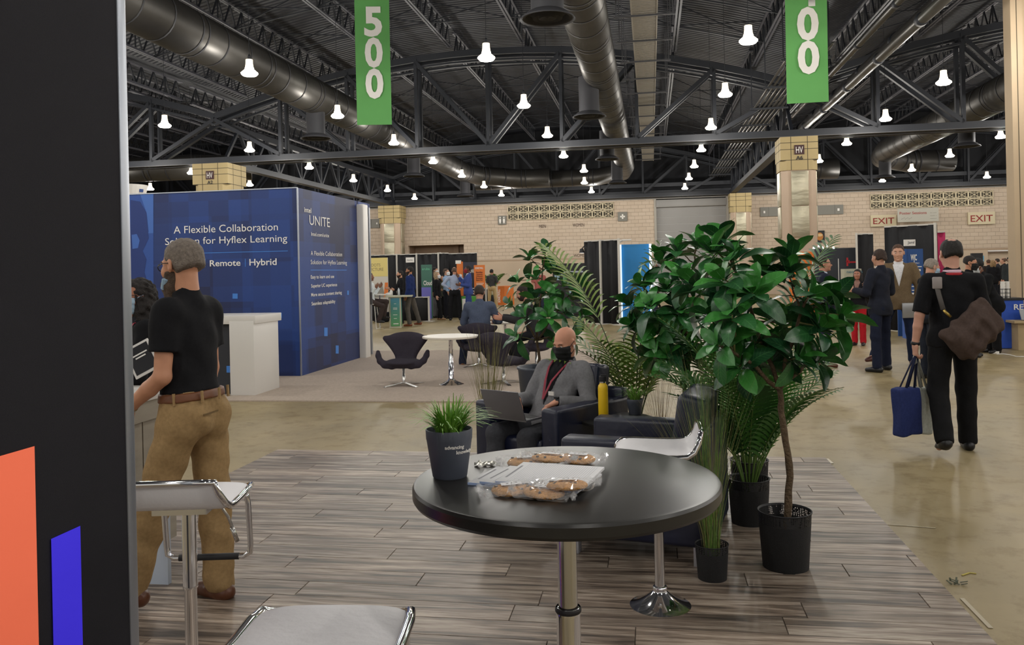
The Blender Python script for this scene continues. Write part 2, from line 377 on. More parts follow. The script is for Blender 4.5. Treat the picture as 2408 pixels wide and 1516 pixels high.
# joist prototype along +y, length 19.6, chord pair + zigzag web
def joist_mesh(L, dep=0.62):
    c = MB()
    for s in (-1, 1):
        c.box((s*0.045, L/2, 0), (0.055, L, 0.02)); c.box((s*0.02, L/2, 0.035), (0.012, L, 0.07)); c.box((s*0.04, L/2, dep), (0.06, L, 0.03))
    w = MB(); n = int(L/0.62); st = L/n
    for i in range(n):
        y0 = i*st; w.bar((0, y0, 0.02), (0, y0+st/2, dep), 0.035); w.bar((0, y0+st/2, dep), (0, y0+st, 0.02), 0.035)
        if i % 2 == 0: w.bar((0, y0+st/2, 0.02), (0, y0+st/2, dep), 0.03)
    return c.mesh('joist', STJ), w.mesh('web', STL)
STJ = mat('joist_chord', '#5a5b63', 0.5)
jm, wm = joist_mesh(19.2)
jm2, wm2 = joist_mesh(12)
for k in range(3):
    for i in range(8):
        a = COLA[k]+HALF/4*(i+0.5)
        if i in (): continue
        for b0, (jc, jw) in ((TR_B[0]+.3, (jm, wm)), (TR_B[1]+.3, (jm, wm))):
            if k == 0 and b0 < 20 and i < 3: continue
            j = link('joist', jc, ceil, loc=(a, b0, arch(a)+.22)); link('web_bars', jw, j)
# cross bridging rods between joists
br = MB(); rnd = random.Random(3)
for k in range(3):
    for i in range(7):
        a0 = COLA[k]+HALF/4*(i+.5); a1 = a0+HALF/4
        for b in list(np.arange(13, 26, 2.6))+list(np.arange(29, 45, 3.2)):
            z0, z1 = arch(a0)+.24, arch(a1)+.24
            br.bar((a0, b, z0), (a1, b+.1, z1+.6), .03); br.bar((a0, b, z0+.6), (a1, b+.1, z1), .03); br.bar((a0, b+.05, z0), (a1, b+.05, z1), .03)
br.build('bridging', STL, ceil, kind='stuff')
def truss(name, label, b, k, dz=0.0, doub=0.5):
    a0, a1 = COLA[k], COLA[k+1]
    t = thing(name, label, 'truss', H((a0+a1)/2, b, 5.55), hall, 'arched roof trusses'); t['kind'] = 'structure'; del t['category']; del t['group']
    L = HALF; o = 0
    zz = lambda x: arch((a0+a1)/2+min(max(x, -HALF+.01), HALF-.01))-5.55
    c = MB(); n = 16
    for s in (-doub/2, doub/2):
        for i in range(n):
            x0 = -L+2*L*i/n; x1 = x0+2*L/n
            c.bar((x0, s, zz(x0)), (x1, s, zz(x1)), .1, .2)
            c.bar((x0, s, zz(x0)-.28), (x1, s, zz(x1)-.28), .12, .06)
    c.build('top_chord', STL, t)
    c = MB()
    for s in (-doub/2, doub/2):
        c.bar((-L, s, .0), (L, s, .0), .14, .22)
    c.build('bottom_chord', STL, t)
    for s in (-doub/2, doub/2):
        c = MB(); c.bar((-L, s, -.1), (L, s, -.1), .26, .02); c.build('flange', STG, t)
    px = [-L+2*L*i/8 for i in range(9)]
    for i, x in enumerate(px[1:-1]):
        v = MB()
        for s in (-doub/2, doub/2): v.bar((x, s, 0.1), (x, s, zz(x)), .14, .1)
        v.build('vertical_post', STL, t)
    for i in range(8):
        v = MB()
        if i < 4: p, q = (px[i], zz(px[i])-.1), (px[i+1], .1)
        else: p, q = (px[i+1], zz(px[i+1])-.1), (px[i], .1)
        for s in (-doub/2, doub/2): v.bar((p[0], s, p[1]), (q[0], s, q[1]), .12, .14, up=Vector((0, 1, 0)))
        v.build('diagonal', STL, t)
    return t
LB = ['left of the yellow column capital', 'spanning between the two signed columns', 'right of the taller signed column']
for bi, b in enumerate(TR_B[1:]):
    for k in range(3):
        truss('truss_beam', 'black arched roof truss '+LB[k]+(', over the middle of the hall' if bi == 0 else ', against the back wall'), b, k)
# side trusses running away along the column lines
for a, lb in ((-14.5, 'long black girder truss running back from the left signed column'), (4.4, 'long black girder truss running back from the right signed column')):
    t = thing('girder_beam', lb, 'truss', H(a, 26.7, 5.55), hall); t['kind'] = 'structure'; del t['category']
    c = MB(); c.bar((0, 0, 0), (0, 19.3, 0), .3, .2); c.build('bottom_chord', STL, t)
    c = MB(); c.bar((0, 0, 1.3), (0, 19.3, 1.3), .2, .2); c.build('top_chord', STL, t)
    for i in range(9):
        y0 = i*19.3/9; y1 = y0+19.3/9
        c = MB(); c.bar((0, y0, 0), (0, (y0+y1)/2, 1.3), .1); c.bar((0, (y0+y1)/2, 1.3), (0, y1, 0), .1); c.bar((0, y1, 0), (0, y1, 1.3), .09); c.build('diagonal', STL, t)
# conduit bundles and pipes along the right column line
PIP = mat('pipe_metal', '#555350', 0.35, metal=0.6)
pb = thing('conduit_rack', 'rack of parallel grey conduits running back above the taller signed column', 'conduits', H(3.2, 18.8, 6.35), hall)
for i in range(7):
    c = MB(); c.tube([(i*.13, 0, 0), (i*.13, 26.5, 0)], .03, 8); c.build('conduit', PIP, pb, smooth=True)
for j in range(9):
    c = MB(); c.box((.4, 1+j*3, -.06), (1.1, .06, .05)); c.bar((-.1, 1+j*3, 0), (-.1, 1+j*3, 1.6), .03); c.bar((.9, 1+j*3, 0), (.9, 1+j*3, 1.2), .03); c.build('hanger', STL, pb)
for nm, a, z, r, lb in (('water_pipe', 5.35, 6.35, .11, 'thick dark steel pipe running back beside the conduit rack'), ('water_pipe', 5.75, 6.75, .16, 'thickest dark steel pipe, uppermost right of the conduit rack'), ('water_pipe', 4.9, 6.7, .08, 'thinner jointed steel pipe above the conduit rack')):
    t = thing(nm, lb, 'pipe', H(a, 5, z), hall)
    c = MB(); c.tube([(0, 0, 0), (0, 40, 0)], r, 14); c.build('pipe_run', PIP, t, smooth=True)
    for j in range(12):
        c = MB(); c.tube([(0, 3+j*3.1, 0), (0, 3.18+j*3.1, 0)], r*1.18, 14); c.build('coupling', STL, t, smooth=True)
# cable tray (ladder) along the middle
ct = thing('cable_tray', 'pale perforated cable tray running back along the ceiling beside the middle duct', 'cable tray', H(-.02, 7, 7.1), hall)
TRY = mat('tray_metal', '#8b8579', .5)
for s in (-1, 1):
    c = MB(); c.box((s*.27, 18, 0), (.03, 36, .1)); c.build('side_rail', TRY, ct)
c = MB()
for i in range(360): c.box((0, i*.1, -.03), (.52, .055, .02))
c.build('rungs', TRY, ct, kind='stuff')
for j in range(18):
    c = MB(); c.box((0, 1+j*2, -.1), (1.3, .04, .04)); c.bar((-.6, 1+j*2, -.1), (-.6, 1+j*2, 1.7), .025); c.bar((.6, 1+j*2, -.1), (.6, 1+j*2, 1.7), .025); c.build('hanger', STG, ct)
# ducts
DUC = mat('duct_metal', '#4b4946', 0.42, metal=0.7, var=0.12, scale=1.5)
DUD = mat('duct_dark', '#26262a', 0.75, metal=0.0)
def duct(label, pts, r, drops, seam=0.95):
    """pts in hall coordinates; drops = fractions along first leg (a,b)"""
    t = thing('air_duct', label, 'duct', H(*pts[0]), hall); o = Vector(pts[0])
    q = [Vector(p)-o for p in pts]
    c = MB(); c.tube(q, r, 28, up=ZV); c.build('duct_run', DUC, t, smooth=True)
    # raised seams
    d = [(q[i+1]-q[i]) for i in range(len(q)-1)]
    for i, dd in enumerate(d):
        L = dd.length; n = max(1, int(L/seam)); u = dd/L
        for j in range(n):
            for off in ((0,) if j % 3 else (0, .22)):
                p = q[i]+u*(j*L/n+off+.2); c = MB(); c.tube([p-u*.02, p+u*.02], r*1.035, 24, cap=False, up=ZV); c.tube([p+u*.02, p-u*.02], r*.99, 24, cap=False, up=ZV); c.build('seam_band', DUD, t, smooth=True)
    for (da, db) in drops:
        p = Vector((da, db, 0))-Vector((o.x, o.y, 0)); zb = -r-.55
        c = MB(); c.lathe([(.25, -.1), (.25, zb)], 24, p); dr = c.build('drop_collar', DUD, t, smooth=True)
        c = MB(); c.lathe([(.25, zb+.02), (.40, zb-.08), (.42, zb-.11), (.34, zb-.09), (.31, zb-.01), (.24, zb-.04), (.22, zb-.1), (.16, zb-.04), (.13, zb-.1), (.05, zb-.07), (.001, zb-.1)], 28, p); c.build('diffuser', DUD, dr, smooth=True)
duct('long round grey air duct overhead in the middle, running back to the wall', [(-1.15, 5, 6.45), (-1.1, 40, 6.45), (-1.25, 41.6, 6.4), (-2.6, 42.7, 6.3), (-9.0, 42.9, 6.3)], .43, [(-1.45, 12.4), (-1.42, 20.6), (-1.4, 28.8), (-1.38, 37)])
duct('long round grey air duct overhead on the left, running back over the blue booth', [(-8.95, 6, 6.45), (-8.9, 39, 6.45), (-8.4, 40.8, 6.4), (-6.6, 42, 6.3), (-5.0, 42.1, 6.3)], .47, [(-8.95, 21.5), (-8.95, 31), (-8.95, 40)])
duct('round grey air duct on the right beyond the taller column, bending to the wall', [(10.2, 17.2, 6.45), (10.2, 38, 6.45), (10.5, 40, 6.4), (12, 41.4, 6.3), (14, 41.6, 6.3)], .5, [(10.2, 29), (10.2, 38.5)])
duct('short round grey air duct lying along the back wall at right', [(7.0, 43, 6.3), (9.2, 43.2, 6.3)], .5, [])
duct('round grey air duct at far left behind the yellow capital', [(-26, 30.5, 6.0), (-18, 30.5, 6.0), (-15.9, 31.5, 6.0)], .5, [])
# pendant lamps
GLU = mat('lamp_glass_top', '#fff6e6', .3, emit='#ffeccc', estr=1.6); GLB = mat('lamp_glass_bell', '#ffffff', .3, emit='#fff3dd', estr=9.0)
for m_ in (GLU, GLB): m_.cycles.emission_sampling = 'NONE'
c = MB(); c.lathe([(.001, -.16), (.13, -.155), (.165, -.12), (.165, -.1), (.09, -.035), (.085, 0)], 16); BELL = c.mesh('bell', GLB, True)
c = MB(); c.lathe([(.082, 0), (.07, .09), (.068, .16), (.001, .162)], 14); NECK = c.mesh('reflector', GLU, True)
c = MB(); c.lathe([(.03, 0), (.03, .02), (.006, .03), (.006, 1)], 6); CORD = c.mesh('cord', STL)
ROWN = {-4: 'far left row, beyond the left duct', -3: 'row left of the yellow column capital', -2: 'row left of the left air duct', -1: 'row along the left air duct', 0: 'row left of the middle air duct', 1: 'row right of the cable tray', 2: 'row right of the taller signed column', 3: 'row along the right air duct', 4: 'outermost row at right'}
ORD = ['nearest', 'second nearest', 'third nearest', 'fourth nearest', 'fifth nearest', 'sixth nearest', 'seventh nearest', 'eighth nearest', 'ninth nearest', 'tenth nearest', 'eleventh nearest']
def inview(p):
    if p.y < .5: return False
    x, y = p.x/p.y*FPX, -(p.z-CH)/p.y*FPX; u, v = x*CR+y*SR, -x*SR+y*CR; return 296 < u+1204 < 2385 and 0 < v+PY0 < 1516
for i in range(-4, 6):
    cnt = 0
    for j in range(-4, 7):
        a, b = -2.95+4.75*i, 15.25+4.65*j
        if abs(a) > 24: continue
        rn = ROWN.get(i, 'outermost row at right'); p = H(a, b, LAMP_Z); vis = inview(p)
        lb = (ORD[cnt]+' lit pendant lamp in view, '+rn) if vis else ('lit pendant lamp out of view, '+rn); cnt += vis
        if (i, j) == (0, 4): a += .35; p = H(a, b, LAMP_Z)
        t = thing('pendant_lamp', lb, 'pendant lamp', p, 0, 'pendant lamps, '+rn)
        link('bell', BELL, t); link('reflector', NECK, t); link('cord', CORD, t, loc=(0, 0, .16), scale=(1, 1, max(.5, arch(a)+.95-LAMP_Z-.16)))
        link('lamp_light', bpy.data.lights['lamp_light'], t, loc=(0, 0, -.32))
# ---------------- columns ----------------
STN = mat('column_stone', '#b5a08c', .75, var=.05, scale=1.2); CAPM = mat('capital_stone', '#a8966c', .75, var=.05, scale=2); JNT = mat('joint_dark', '#4a4335', .9)
MTL = mat('brushed_metal_panel', '#aaa48f', .38, metal=.6, var=.1, scale=1.5, bump=2.5, bscale=1.2, stretch=(1, 1, 3))
SGN = mat('sign_maroon', '#3b1d1f', .6); WHT = mat('white_print', '#e9e6e0', .6); BLK = mat('black_print', '#17161a', .6)
def column(label, a, b, w, code, top=5.42, rz=hall, sign=True):
    t = thing('column', label, 'column', H(a, b), rz); t['kind'] = 'structure'; del t['category']
    ch = w*.16; h = w/2
    poly = [(-h, -h+ch), (-h+ch, -h), (h-ch, -h), (h, -h+ch), (h, h-ch), (h-ch, h), (-h+ch, h), (-h, h-ch)]
    def pr(z0, z1, sc): m = MB(); m.prism([(x*sc, y*sc) for x, y in poly], Vector((0, 0, z0)), Vector((1, 0, 0)), Vector((0, 1, 0)), ZV, z1-z0); return m
    zc = top-1.0
    pr(0, zc, .93).build('shaft', STN, t)
    m = MB(); m.prism([(-h, -h), (h, -h), (h, h), (-h, h)], Vector((0, 0, zc+.3)), Vector((1, 0, 0)), Vector((0, 1, 0)), ZV, top-zc-.3)
    m.prism([(x, y) for x, y in poly], Vector((0, 0, zc)), Vector((1, 0, 0)), Vector((0, 1, 0)), ZV, .3); cp = m.build('capital', CAPM, t)
    j = MB()
    for z in (zc+.3, zc+.62, top-.18): j.box((0, 0, z), (w*1.004, w*1.004, .018))
    for x in (-w*.22, w*.22): j.box((x, 0, zc+.5), (.018, w*1.004, 1.0)); j.box((0, x, zc+.5), (w*1.004, .018, 1.0))
    j.build('joint_line', JNT, cp)
    for (dx, dy, r) in ((0, -1, 0), (1, 0, math.pi/2), (-1, 0, -math.pi/2)):
        m = MB(); zs = [2.4, 3.35, zc-.02]
        for q in range(2): m.box((dx*h*.95, dy*h*.95, (zs[q]+zs[q+1])/2), (w*.46 if dy else .06, .06 if dy else w*.46, zs[q+1]-zs[q]-.02))
        m.build('metal_panel', MTL, t, bevel=.01)
        if sign and dy:
            m = MB(); m.box((0, -h-.01, zc+.6), (.28, .03, .28)); s = m.build('number_sign', SGN, t)
            O = t.matrix_basis @ Vector((0, -h-.028, zc+.5)); text('lettering', 'HV', WHT, s, O-RV*.1, RV, ZV, w=.2, h=.2, lift=.002)
            O = t.matrix_basis @ Vector((0, -h-.012, zc+.3)); text('lettering', code, BLK, s, O-RV*.1, RV, ZV, w=.2, h=.12, bold=.02, lift=.004)
    return t
column('beige column with yellowish capital marked A 2, rising behind the blue booth', -14.5, 26.4, 1.28, 'A2')
column('beige column with a metal panel and capital marked A 6, behind the potted trees', 4.45, 26.4, 1.08, 'A6')
column('beige column in front of the back wall, left of the recessed doorway', -14.5, 45.6, 1.25, 'A1', sign=False)
column('beige column in front of the back wall, right of the grey roll-up door', 4.75, 45.6, 1.1, 'A5', sign=False)
# ---------------- wall fixtures ----------------
def wallp(px, py, off=0.0): return onpl(px, py, H(0, WB-off, 0), FV)
def vent(label, x0, y0, x1, y1, nm='vent_grille'):
    p = wallp(x0, y1); q = wallp(x1, y0); a0, a1 = toH(p)[0], toH(q)[0]; z0, z1 = wallp((x0+x1)/2, (y1+y1)/2).z, wallp((x0+x1)/2, y0).z
    z0 = wallp(x0, y1).z; z1 = wallp(x0, y0).z
    W = a1-a0; t = thing(nm, label, 'grille', H(a0, WB-.01, z0), hall)
    cream = mat('grille_cream', '#d3c6a8', .7); dark = mat('grille_dark', '#2b2824', .9)
    m = MB(); m.box((W/2, .0, (z1-z0)/2), (W, .04, z1-z0)); m.build('backing', dark, t)
    cw = W/10; chh = (z1-z0)/2; c = MB(); th = .032
    for s in (0, 1):
        c.box((0+th/2 if s == 0 else cw-th/2, -.06, chh/2), (th, .1, chh)); c.box((cw/2, -.06, th/2 if s == 0 else chh-th/2), (cw, .1, th))
    for x in (.22, .78): c.box((cw*x, -.05, chh/2), (.018, .04, chh))
    for z in (.22, .78): c.box((cw/2, -.05, chh*z), (cw, .04, .018))
    c.bar((.05, -.06, .05), (cw-.05, -.06, chh-.05), .025); c.bar((.05, -.06, chh-.05), (cw-.05, -.06, .05), .025); c.bar((cw/2, -.06, .05), (cw/2, -.06, chh-.05), .02)
    pass
    me = c.mesh('cell', cream)
    lv = MB()
    for k in range(12): lv.box((W/2, -.03, (z1-z0)*(k+.5)/12), (W, .02, .035))
    lv.build('louvres', mat('louvre_grey', '#4a4438', .8), t)
    for i in range(10):
        for k in range(2): link('grille_panel', me, t, loc=(i*cw, 0, k*chh))
vent('cream lattice vent grille on the back wall, above the men and women lettering', 1195, 484, 1443, 519)
vent('cream lattice vent grille on the back wall, above the poster sessions banner', 2046, 457, 2334, 492)
SGY = mat('sign_grey', '#7c7a72', .6)
def wboard(name, label, cat, x0, y0, x1, y1, m, off=.12, th=.1, plane_b=None, bevel=0.0):
    pb = (plane_b if plane_b is not None else WB)-off; n = FV; o = H(0, pb, 0)
    p = onpl(x0, y1, o, n); q = onpl(x1, y0, o, n); pa, qa = toH(p), toH(q)
    zc = onpl((x0+x1)/2, y1, o, n).z; z1 = onpl((x0+x1)/2, y0, o, n).z
    t = thing(name, label, cat, H((pa[0]+qa[0])/2, pb, zc), hall); w = qa[0]-pa[0]; h = z1-zc
    k = MB(); k.box((0, th/2, h/2), (w, th, h)); b = k.build('panel', m, t, bevel=bevel)
    t['w'] = w; t['h'] = h; return t
def btext(t, body, fx, fz, h, m, w=None, bold=0, center=True, lift=.006, name='lettering', y=0.0, parent=None):
    """fx fz fractions of the board; h, w metres"""
    M = t.matrix_basis; o = M @ Vector(((fx-.5)*t['w'], y, fz*t['h'])); R = M.to_3x3()
    return text(name, body, m, parent or t, o, R @ Vector((1, 0, 0)), R @ Vector((0, 0, 1)), w=w, h=h, bold=bold, center=center, lift=lift)
def bshape(t, pts, m, name='print', lift=.004, parent=None):
    """flat print polygon(s) in fractions of the board"""
    k = MB()
    for poly in (pts if isinstance(pts[0][0], (list, tuple)) else [pts]):
        k.add([((x-.5)*t['w'], -lift, z*t['h']) for x, z in poly], [tuple(range(len(poly)))])
    return k.build(name, m, parent or t)
def R4(x0, z0, x1, z1): return [(x0, z0), (x1, z0), (x1, z1), (x0, z1)]
def circ(cx, cz, rx, rz, n=16): return [(cx+rx*math.cos(2*math.pi*i/n), cz+rz*math.sin(2*math.pi*i/n)) for i in range(n)]
t = wboard('restroom_sign', 'grey pictogram sign with two standing figures beside the left vent', 'sign', 1171, 507, 1190, 528, SGY, bevel=.02)
for c_ in (.27, .73): bshape(t, [circ(c_, .8, .07, .08), [(c_-.1, .66), (c_+.1, .66), (c_+.12, .42), (c_+.06, .15), (c_-.06, .15), (c_-.12, .42)]], WHT)
bshape(t, R4(.485, 0, .515, 1), BLK, 'divider')
t = wboard('first_aid_sign', 'grey square sign with a white cross right of the left vent', 'sign', 1453, 498, 1475, 520, SGY, bevel=.02)
bshape(t, [R4(.42, .25, .58, .75), R4(.25, .42, .75, .58)], WHT)
def walltext(label, body, x0, x1, y, hpx, m=None):
    p = wallp(x0, y, .01); q = wallp(x1, y, .01); hh = hpx/FPX*p.y; t = thing('wall_lettering', label, 'lettering', p, hall)
    o = text('letters', body, m or mat('letter_brown', '#5a4a42', .7), t, p, RV, ZV, w=(q-p).length, h=hh, lift=.03); return t
walltext('dark letters MEN mounted on the back wall under the vent', 'MEN', 1268, 1284, 536, 8)
walltext('dark letters WOMEN mounted on the back wall under the vent', 'WOMEN', 1347, 1374, 533, 8)
walltext('dark letters WOMEN lower on the back wall, partly behind the black booth', 'WOMEN', 1349, 1380, 604, 7)
walltext('dark letters A2 on the back wall beside the recessed doorway', 'A2', 1096, 1109, 606, 10, BLK)
t = wboard('wayfinding_sign', 'long grey wall sign box passing behind the taller signed column', 'sign', 1788, 484, 1983, 506, SGY, th=.3)
bshape(t, [R4(.04, .35, .06, .6), R4(.93, .35, .955, .62), R4(.62, .45, .63, .55)], WHT)
bshape(t, [R4(.898, 0, .9, 1), R4(.1, 0, .102, 1)], BLK, 'divider')
t = wboard('wayfinding_sign', 'grey wall sign boxes left of the column beside the blue booth', 'sign', 855, 515, 892, 536, SGY, th=.3)
bshape(t, R4(.8, .4, .88, .6), WHT); bshape(t, R4(.5, 0, .515, 1), BLK, 'divider')
CRM = mat('sign_cream', '#cfc3a4', .7); RED = mat('exit_red', '#8f2b26', .6)
for x0, y0, x1, y1, lb in ((2048, 505, 2108, 532, 'cream EXIT sign with red letters left of the poster sessions banner'), (2277, 498, 2340, 527, 'cream EXIT sign with red letters right of the poster sessions banner')):
    t = wboard('exit_sign', lb, 'sign', x0, y0, x1, y1, CRM, off=.2, th=.12); btext(t, 'EXIT', .5, .22, t['h']*.55, RED, w=t['w']*.82, bold=.01)
t = wboard('hanging_banner', 'grey poster sessions banner hanging between the two EXIT signs', 'banner', 2111, 489, 2207, 521, mat('banner_grey', '#aaa79c', .7), off=1.2, th=.02)
btext(t, 'Poster Sessions', .38, .56, t['h']*.2, RED, w=t['w']*.66, bold=.01)
bshape(t, [circ(.1+.03*i, .22+.04*((i*7) % 3), .006, .03, 6) for i in range(9)]+[circ(.8+.02*((i*5) % 8), .2+.07*((i*3) % 9), .006, .018, 6) for i in range(22)], mat('print_grey', '#4a4a48', .7))
t = wboard('menu_screen', 'dark food menu board with a burger picture behind the taller signed column', 'screen', 1906, 542, 1939, 570, BLK, off=.1, th=.08)
bshape(t, circ(.66, .5, .24, .34), mat('food_tan', '#b0702c', .6)); bshape(t, [circ(.66, .62, .2, .12), circ(.15, .6, .1, .25)], mat('food_cream', '#d0b080', .6), 'print', .006); bshape(t, [R4(.0, .1, .22, .35)], mat('food_orange', '#c88a2a', .6)); bshape(t, R4(.28, .0, .31, 1), BLK, 'divider', .007)
t = wboard('menu_screen', 'small black screen on the wall just left of the taller signed column', 'screen', 1814, 584, 1828, 598, BLK, off=3, th=.1)
# ---------------- right pier with steel door ----------------
pr = thing('pillar', 'tall beige pillar with a grey steel door at the right edge', 'pillar', H(6.64, 16.62), hall); pr['kind'] = 'structure'; del pr['category']
PRS = mat('pier_stone', '#b5a084', .75, var=.05, scale=.8)
k = MB(); k.box((.1, .16, 4.6), (.2, .32, 9.2)); k.box((1.75, .25, 2.15+3.5), (3.1, .3, 7.05)); k.box((1.75, .3, 1.06), (3.1, .1, 2.12)); k.box((2.3, .16, 4.6), (1.6, .32, 9.2))
k.build('shaft', PRS, pr)
k = MB(); k.box((.1, .0, 4.6), (.012, .012, 9.2)); k.build('joint_line', JNT, pr)
k = MB(); k.box((.75, .2, 1.05), (1.08, .05, 2.1)); dd = k.build('steel_door', mat('door_grey', '#77868a', .5), pr)
CHR = mat('chrome', '#e8e8ea', .08, metal=1)
k = MB(); k.box((.35, .15, 1.2), (.16, .05, .03)); k.bar((.31, .12, 1.1), (.31, .12, 1.3), .02); k.build('push_handle', CHR, dd)
k = MB(); k.lathe([(.001, -.04), (.06, -.04), (.07, 0), (.07, .03), (.001, .03)], 16, M=Matrix.Rotation(math.pi/2, 3, 'X')); k.build('smoke_detector', WHT, pr, smooth=True, loc=(.32, .06, 5.25))
# ---------------- numbered green banners ----------------
GRN = mat('banner_green', '#5fa257', .75, var=.04, scale=2, bump=.3, bscale=1.5)
def aisle(label, xs, ybot, Y, digits, rots, qq):
    p = P((xs[0]+xs[1])/2, ybot, Y); w = (xs[1]-xs[0])/FPX*Y; hh = 3.4
    t = thing('aisle_banner', label, 'banner', p, rots); t['w'] = w; t['h'] = hh
    k = MB(); n = 14
    for i in range(n):
        z0, z1 = hh*i/n, hh*(i+1)/n; y = lambda z: .02*math.sin(z*1.7+1)
        for s, o in ((-w/2, 0), (w/2, 0)): pass
        k.add([(-w/2, y(z0), z0), (w/2, y(z0), z0), (w/2, y(z1), z1), (-w/2, y(z1), z1), (-w/2, y(z0)+.012, z0), (w/2, y(z0)+.012, z0), (w/2, y(z1)+.012, z1), (-w/2, y(z1)+.012, z1)], [(0, 1, 2, 3), (7, 6, 5, 4), (0, 3, 7, 4), (1, 5, 6, 2)])
    k.build('cloth', GRN, t)
    k = MB(); k.tube([(-w/2-.03, 0, hh), (w/2+.03, 0, hh)], .025, 8); k.bar((-w*.4, 0, hh), (-w*.4, 0, hh+1.2), .01); k.bar((w*.4, 0, hh), (w*.4, 0, hh+1.2), .01); k.build('hanging_rod', STG, t)
    dh = w*qq[1]
    for i, d in enumerate(digits):
        z = ybot; zz = w*qq[0]+i*w*qq[2]
        btext(t, d, .53, zz/hh, dh, WHT, w=w*.52, bold=.035, y=-.03, lift=.004, name='digit')
    return t
aisle('green hanging aisle banner reading five hundred, over the blue booth', (840, 921), 293, 20.0, ['0', '0', '5'], math.radians(3), (.79, .84, .90))
aisle('green hanging aisle banner cut off above a white double zero, before the taller signed column', (1853, 1947), 241, 17.2, ['0', '0', '4'], -HA, (.745, .80, .84))
# ---------------- blue booth ----------------
BC = G(709, 886); BT = 2.98
ba, bb, _ = toH(BC)
def booth_mat(name, cols, seed):
    m = bpy.data.materials.new(name); m.use_nodes = True; nt = m.node_tree; b = nt.nodes['Principled BSDF']; b.inputs['Roughness'].default_value = .55
    tc = nt.nodes.new('ShaderNodeTexCoord'); prev = None
    for i, (sc, off) in enumerate(((1.45, 0.13), (2.9, .4), (.8, .77))):
        mp = nt.nodes.new('ShaderNodeMapping'); mp.inputs['Scale'].default_value = (sc, sc, sc); mp.inputs['Location'].default_value = (off+seed, off+seed, off*2)
        nt.links.new(tc.outputs['Object'], mp.inputs[0])
        fl = nt.nodes.new('ShaderNodeVectorMath'); fl.operation = 'FLOOR'; nt.links.new(mp.outputs[0], fl.inputs[0])
        wn = nt.nodes.new('ShaderNodeTexWhiteNoise'); wn.noise_dimensions = '3D'; nt.links.new(fl.outputs[0], wn.inputs[0])
        if prev is None: prev = wn.outputs[0]
        else:
            a = nt.nodes.new('ShaderNodeMix'); a.data_type = 'FLOAT'; a.inputs[0].default_value = (.45, .35)[i-1]; nt.links.new(prev, a.inputs[2]); nt.links.new(wn.outputs[0], a.inputs[3]); prev = a.outputs[0]
    r = nt.nodes.new('ShaderNodeValToRGB'); r.color_ramp.elements[0].position = .25; r.color_ramp.elements[1].position = .75
    r.color_ramp.elements[0].color = lin(cols[0]); r.color_ramp.elements[1].color = lin(cols[1]); nt.links.new(prev, r.inputs[0]); nt.links.new(r.outputs[0], b.inputs['Base Color']); return m
BM = booth_mat('booth_print_blue', ('#111a42', '#1a3c80'), .0)
bt = thing('booth', 'large dark blue booth block with white collaboration lettering', 'booth', BC, hall)
FW, SD = 5.4, 3.36
k = MB(); k.box((-FW/2, .03, BT/2), (FW, .06, BT)); fwall = k.build('front_wall', BM, bt)
k = MB(); k.box((-.03, .06+SD*.4, BT/2), (.06, SD*.8, BT)); swall = k.build('side_wall', BM, bt)
k = MB(); k.box((-.03, SD-.04, BT/2), (.06, .08, BT)); k.box((-FW/2, SD, BT/2), (FW, .06, BT)); k.box((-.03, SD*.88, BT-.05), (.06, SD*.24, .1)); k.build('rear_wall', mat('booth_blue', '#18377a', .55), bt)
EDG = mat('alu_edge', '#9fa4ad', .35, metal=.7)
k = MB(); k.box((.0, -.005, BT/2), (.02, .02, BT)); k.box((-FW/2, -.002, BT), (FW, .02, .015)); k.build('edge_profile', EDG, bt)
# white pilaster and glass door of the side wall
WPN = mat('booth_white', '#d6d3ce', .4)
k = MB(); k.box((.05, SD*.83, BT*.49), (.16, .26, BT*.98)); k.build('white_pilaster', WPN, bt, bevel=.02)
k = MB(); k.box((-.02, SD*.9, BT*.49), (.04, .3, BT*.96)); k.build('door_pane', mat('booth_door_pane', '#8d8f92', .12, metal=.3), bt)
k = MB(); k.box((.004, SD*.9, 1.75), (.01, .26, .55)); k.build('door_sticker', BLK, bt)
k = MB(); k.box((.004, SD*.9, 1.05), (.01, .26, .8)); k.build('door_panel', mat('booth_tan', '#b9a88c', .6), bt)
k = MB(); k.box((.03, SD*.95, BT*.49), (.07, .07, BT*.96)); k.build('door_frame', EDG, bt)
k = MB(); k.box((.07, SD*.945, 1.12), (.03, .05, .24)); k.build('door_lock', mat('lock_dark', '#3e4047', .4), bt)
fn = FV; sn = RV
def bf(px, py): return onpl(px, py, BC, FV)
def bs(px, py): return onpl(px, py, BC, RV)
def ftext(body, x0, y0, x1, y1, hpx, m=WHT, bold=0, side=False):
    f = bs if side else bf; o = f(x0, y0); q = f(x1, y1); top = f(x0, y0-hpx); ux = (FV if side else RV)
    return text('lettering', body, m, swall if side else fwall, o, ux, ZV, w=(q-o).length, h=(top-o).length, bold=bold, lift=.006)
def fprint(pts, m, side=False, name='print', lift=.003, par=None):
    f = bs if side else bf; n = (RV if side else -FV); k = MB(); inv = bt.matrix_basis.inverted()
    k.add([inv @ (f(x, y)+n*lift) for x, y in pts], [tuple(range(len(pts)))]); return k.build(name, m, par or (swall if side else fwall))
ftext('A Flexible Collaboration', 409, 549, 654, 543, 18); ftext('Solution for Hyflex Learning', 389, 576, 676, 571, 17)
ftext('Onsite', 425, 628, 474, 626, 15, bold=.012); ftext('Remote', 494, 626, 566, 624, 15, bold=.012); ftext('Hybrid', 587, 624, 651, 622, 16, bold=.012)
SKY = mat('print_sky', '#3f7fd0', .55)
fprint([(440, 595), (677, 589), (677, 590.5), (440, 596.5)], SKY)
for x in (483, 577): fprint([(x-.7, 627), (x+.7, 627), (x+.7, 608), (x-.7, 608)], SKY)
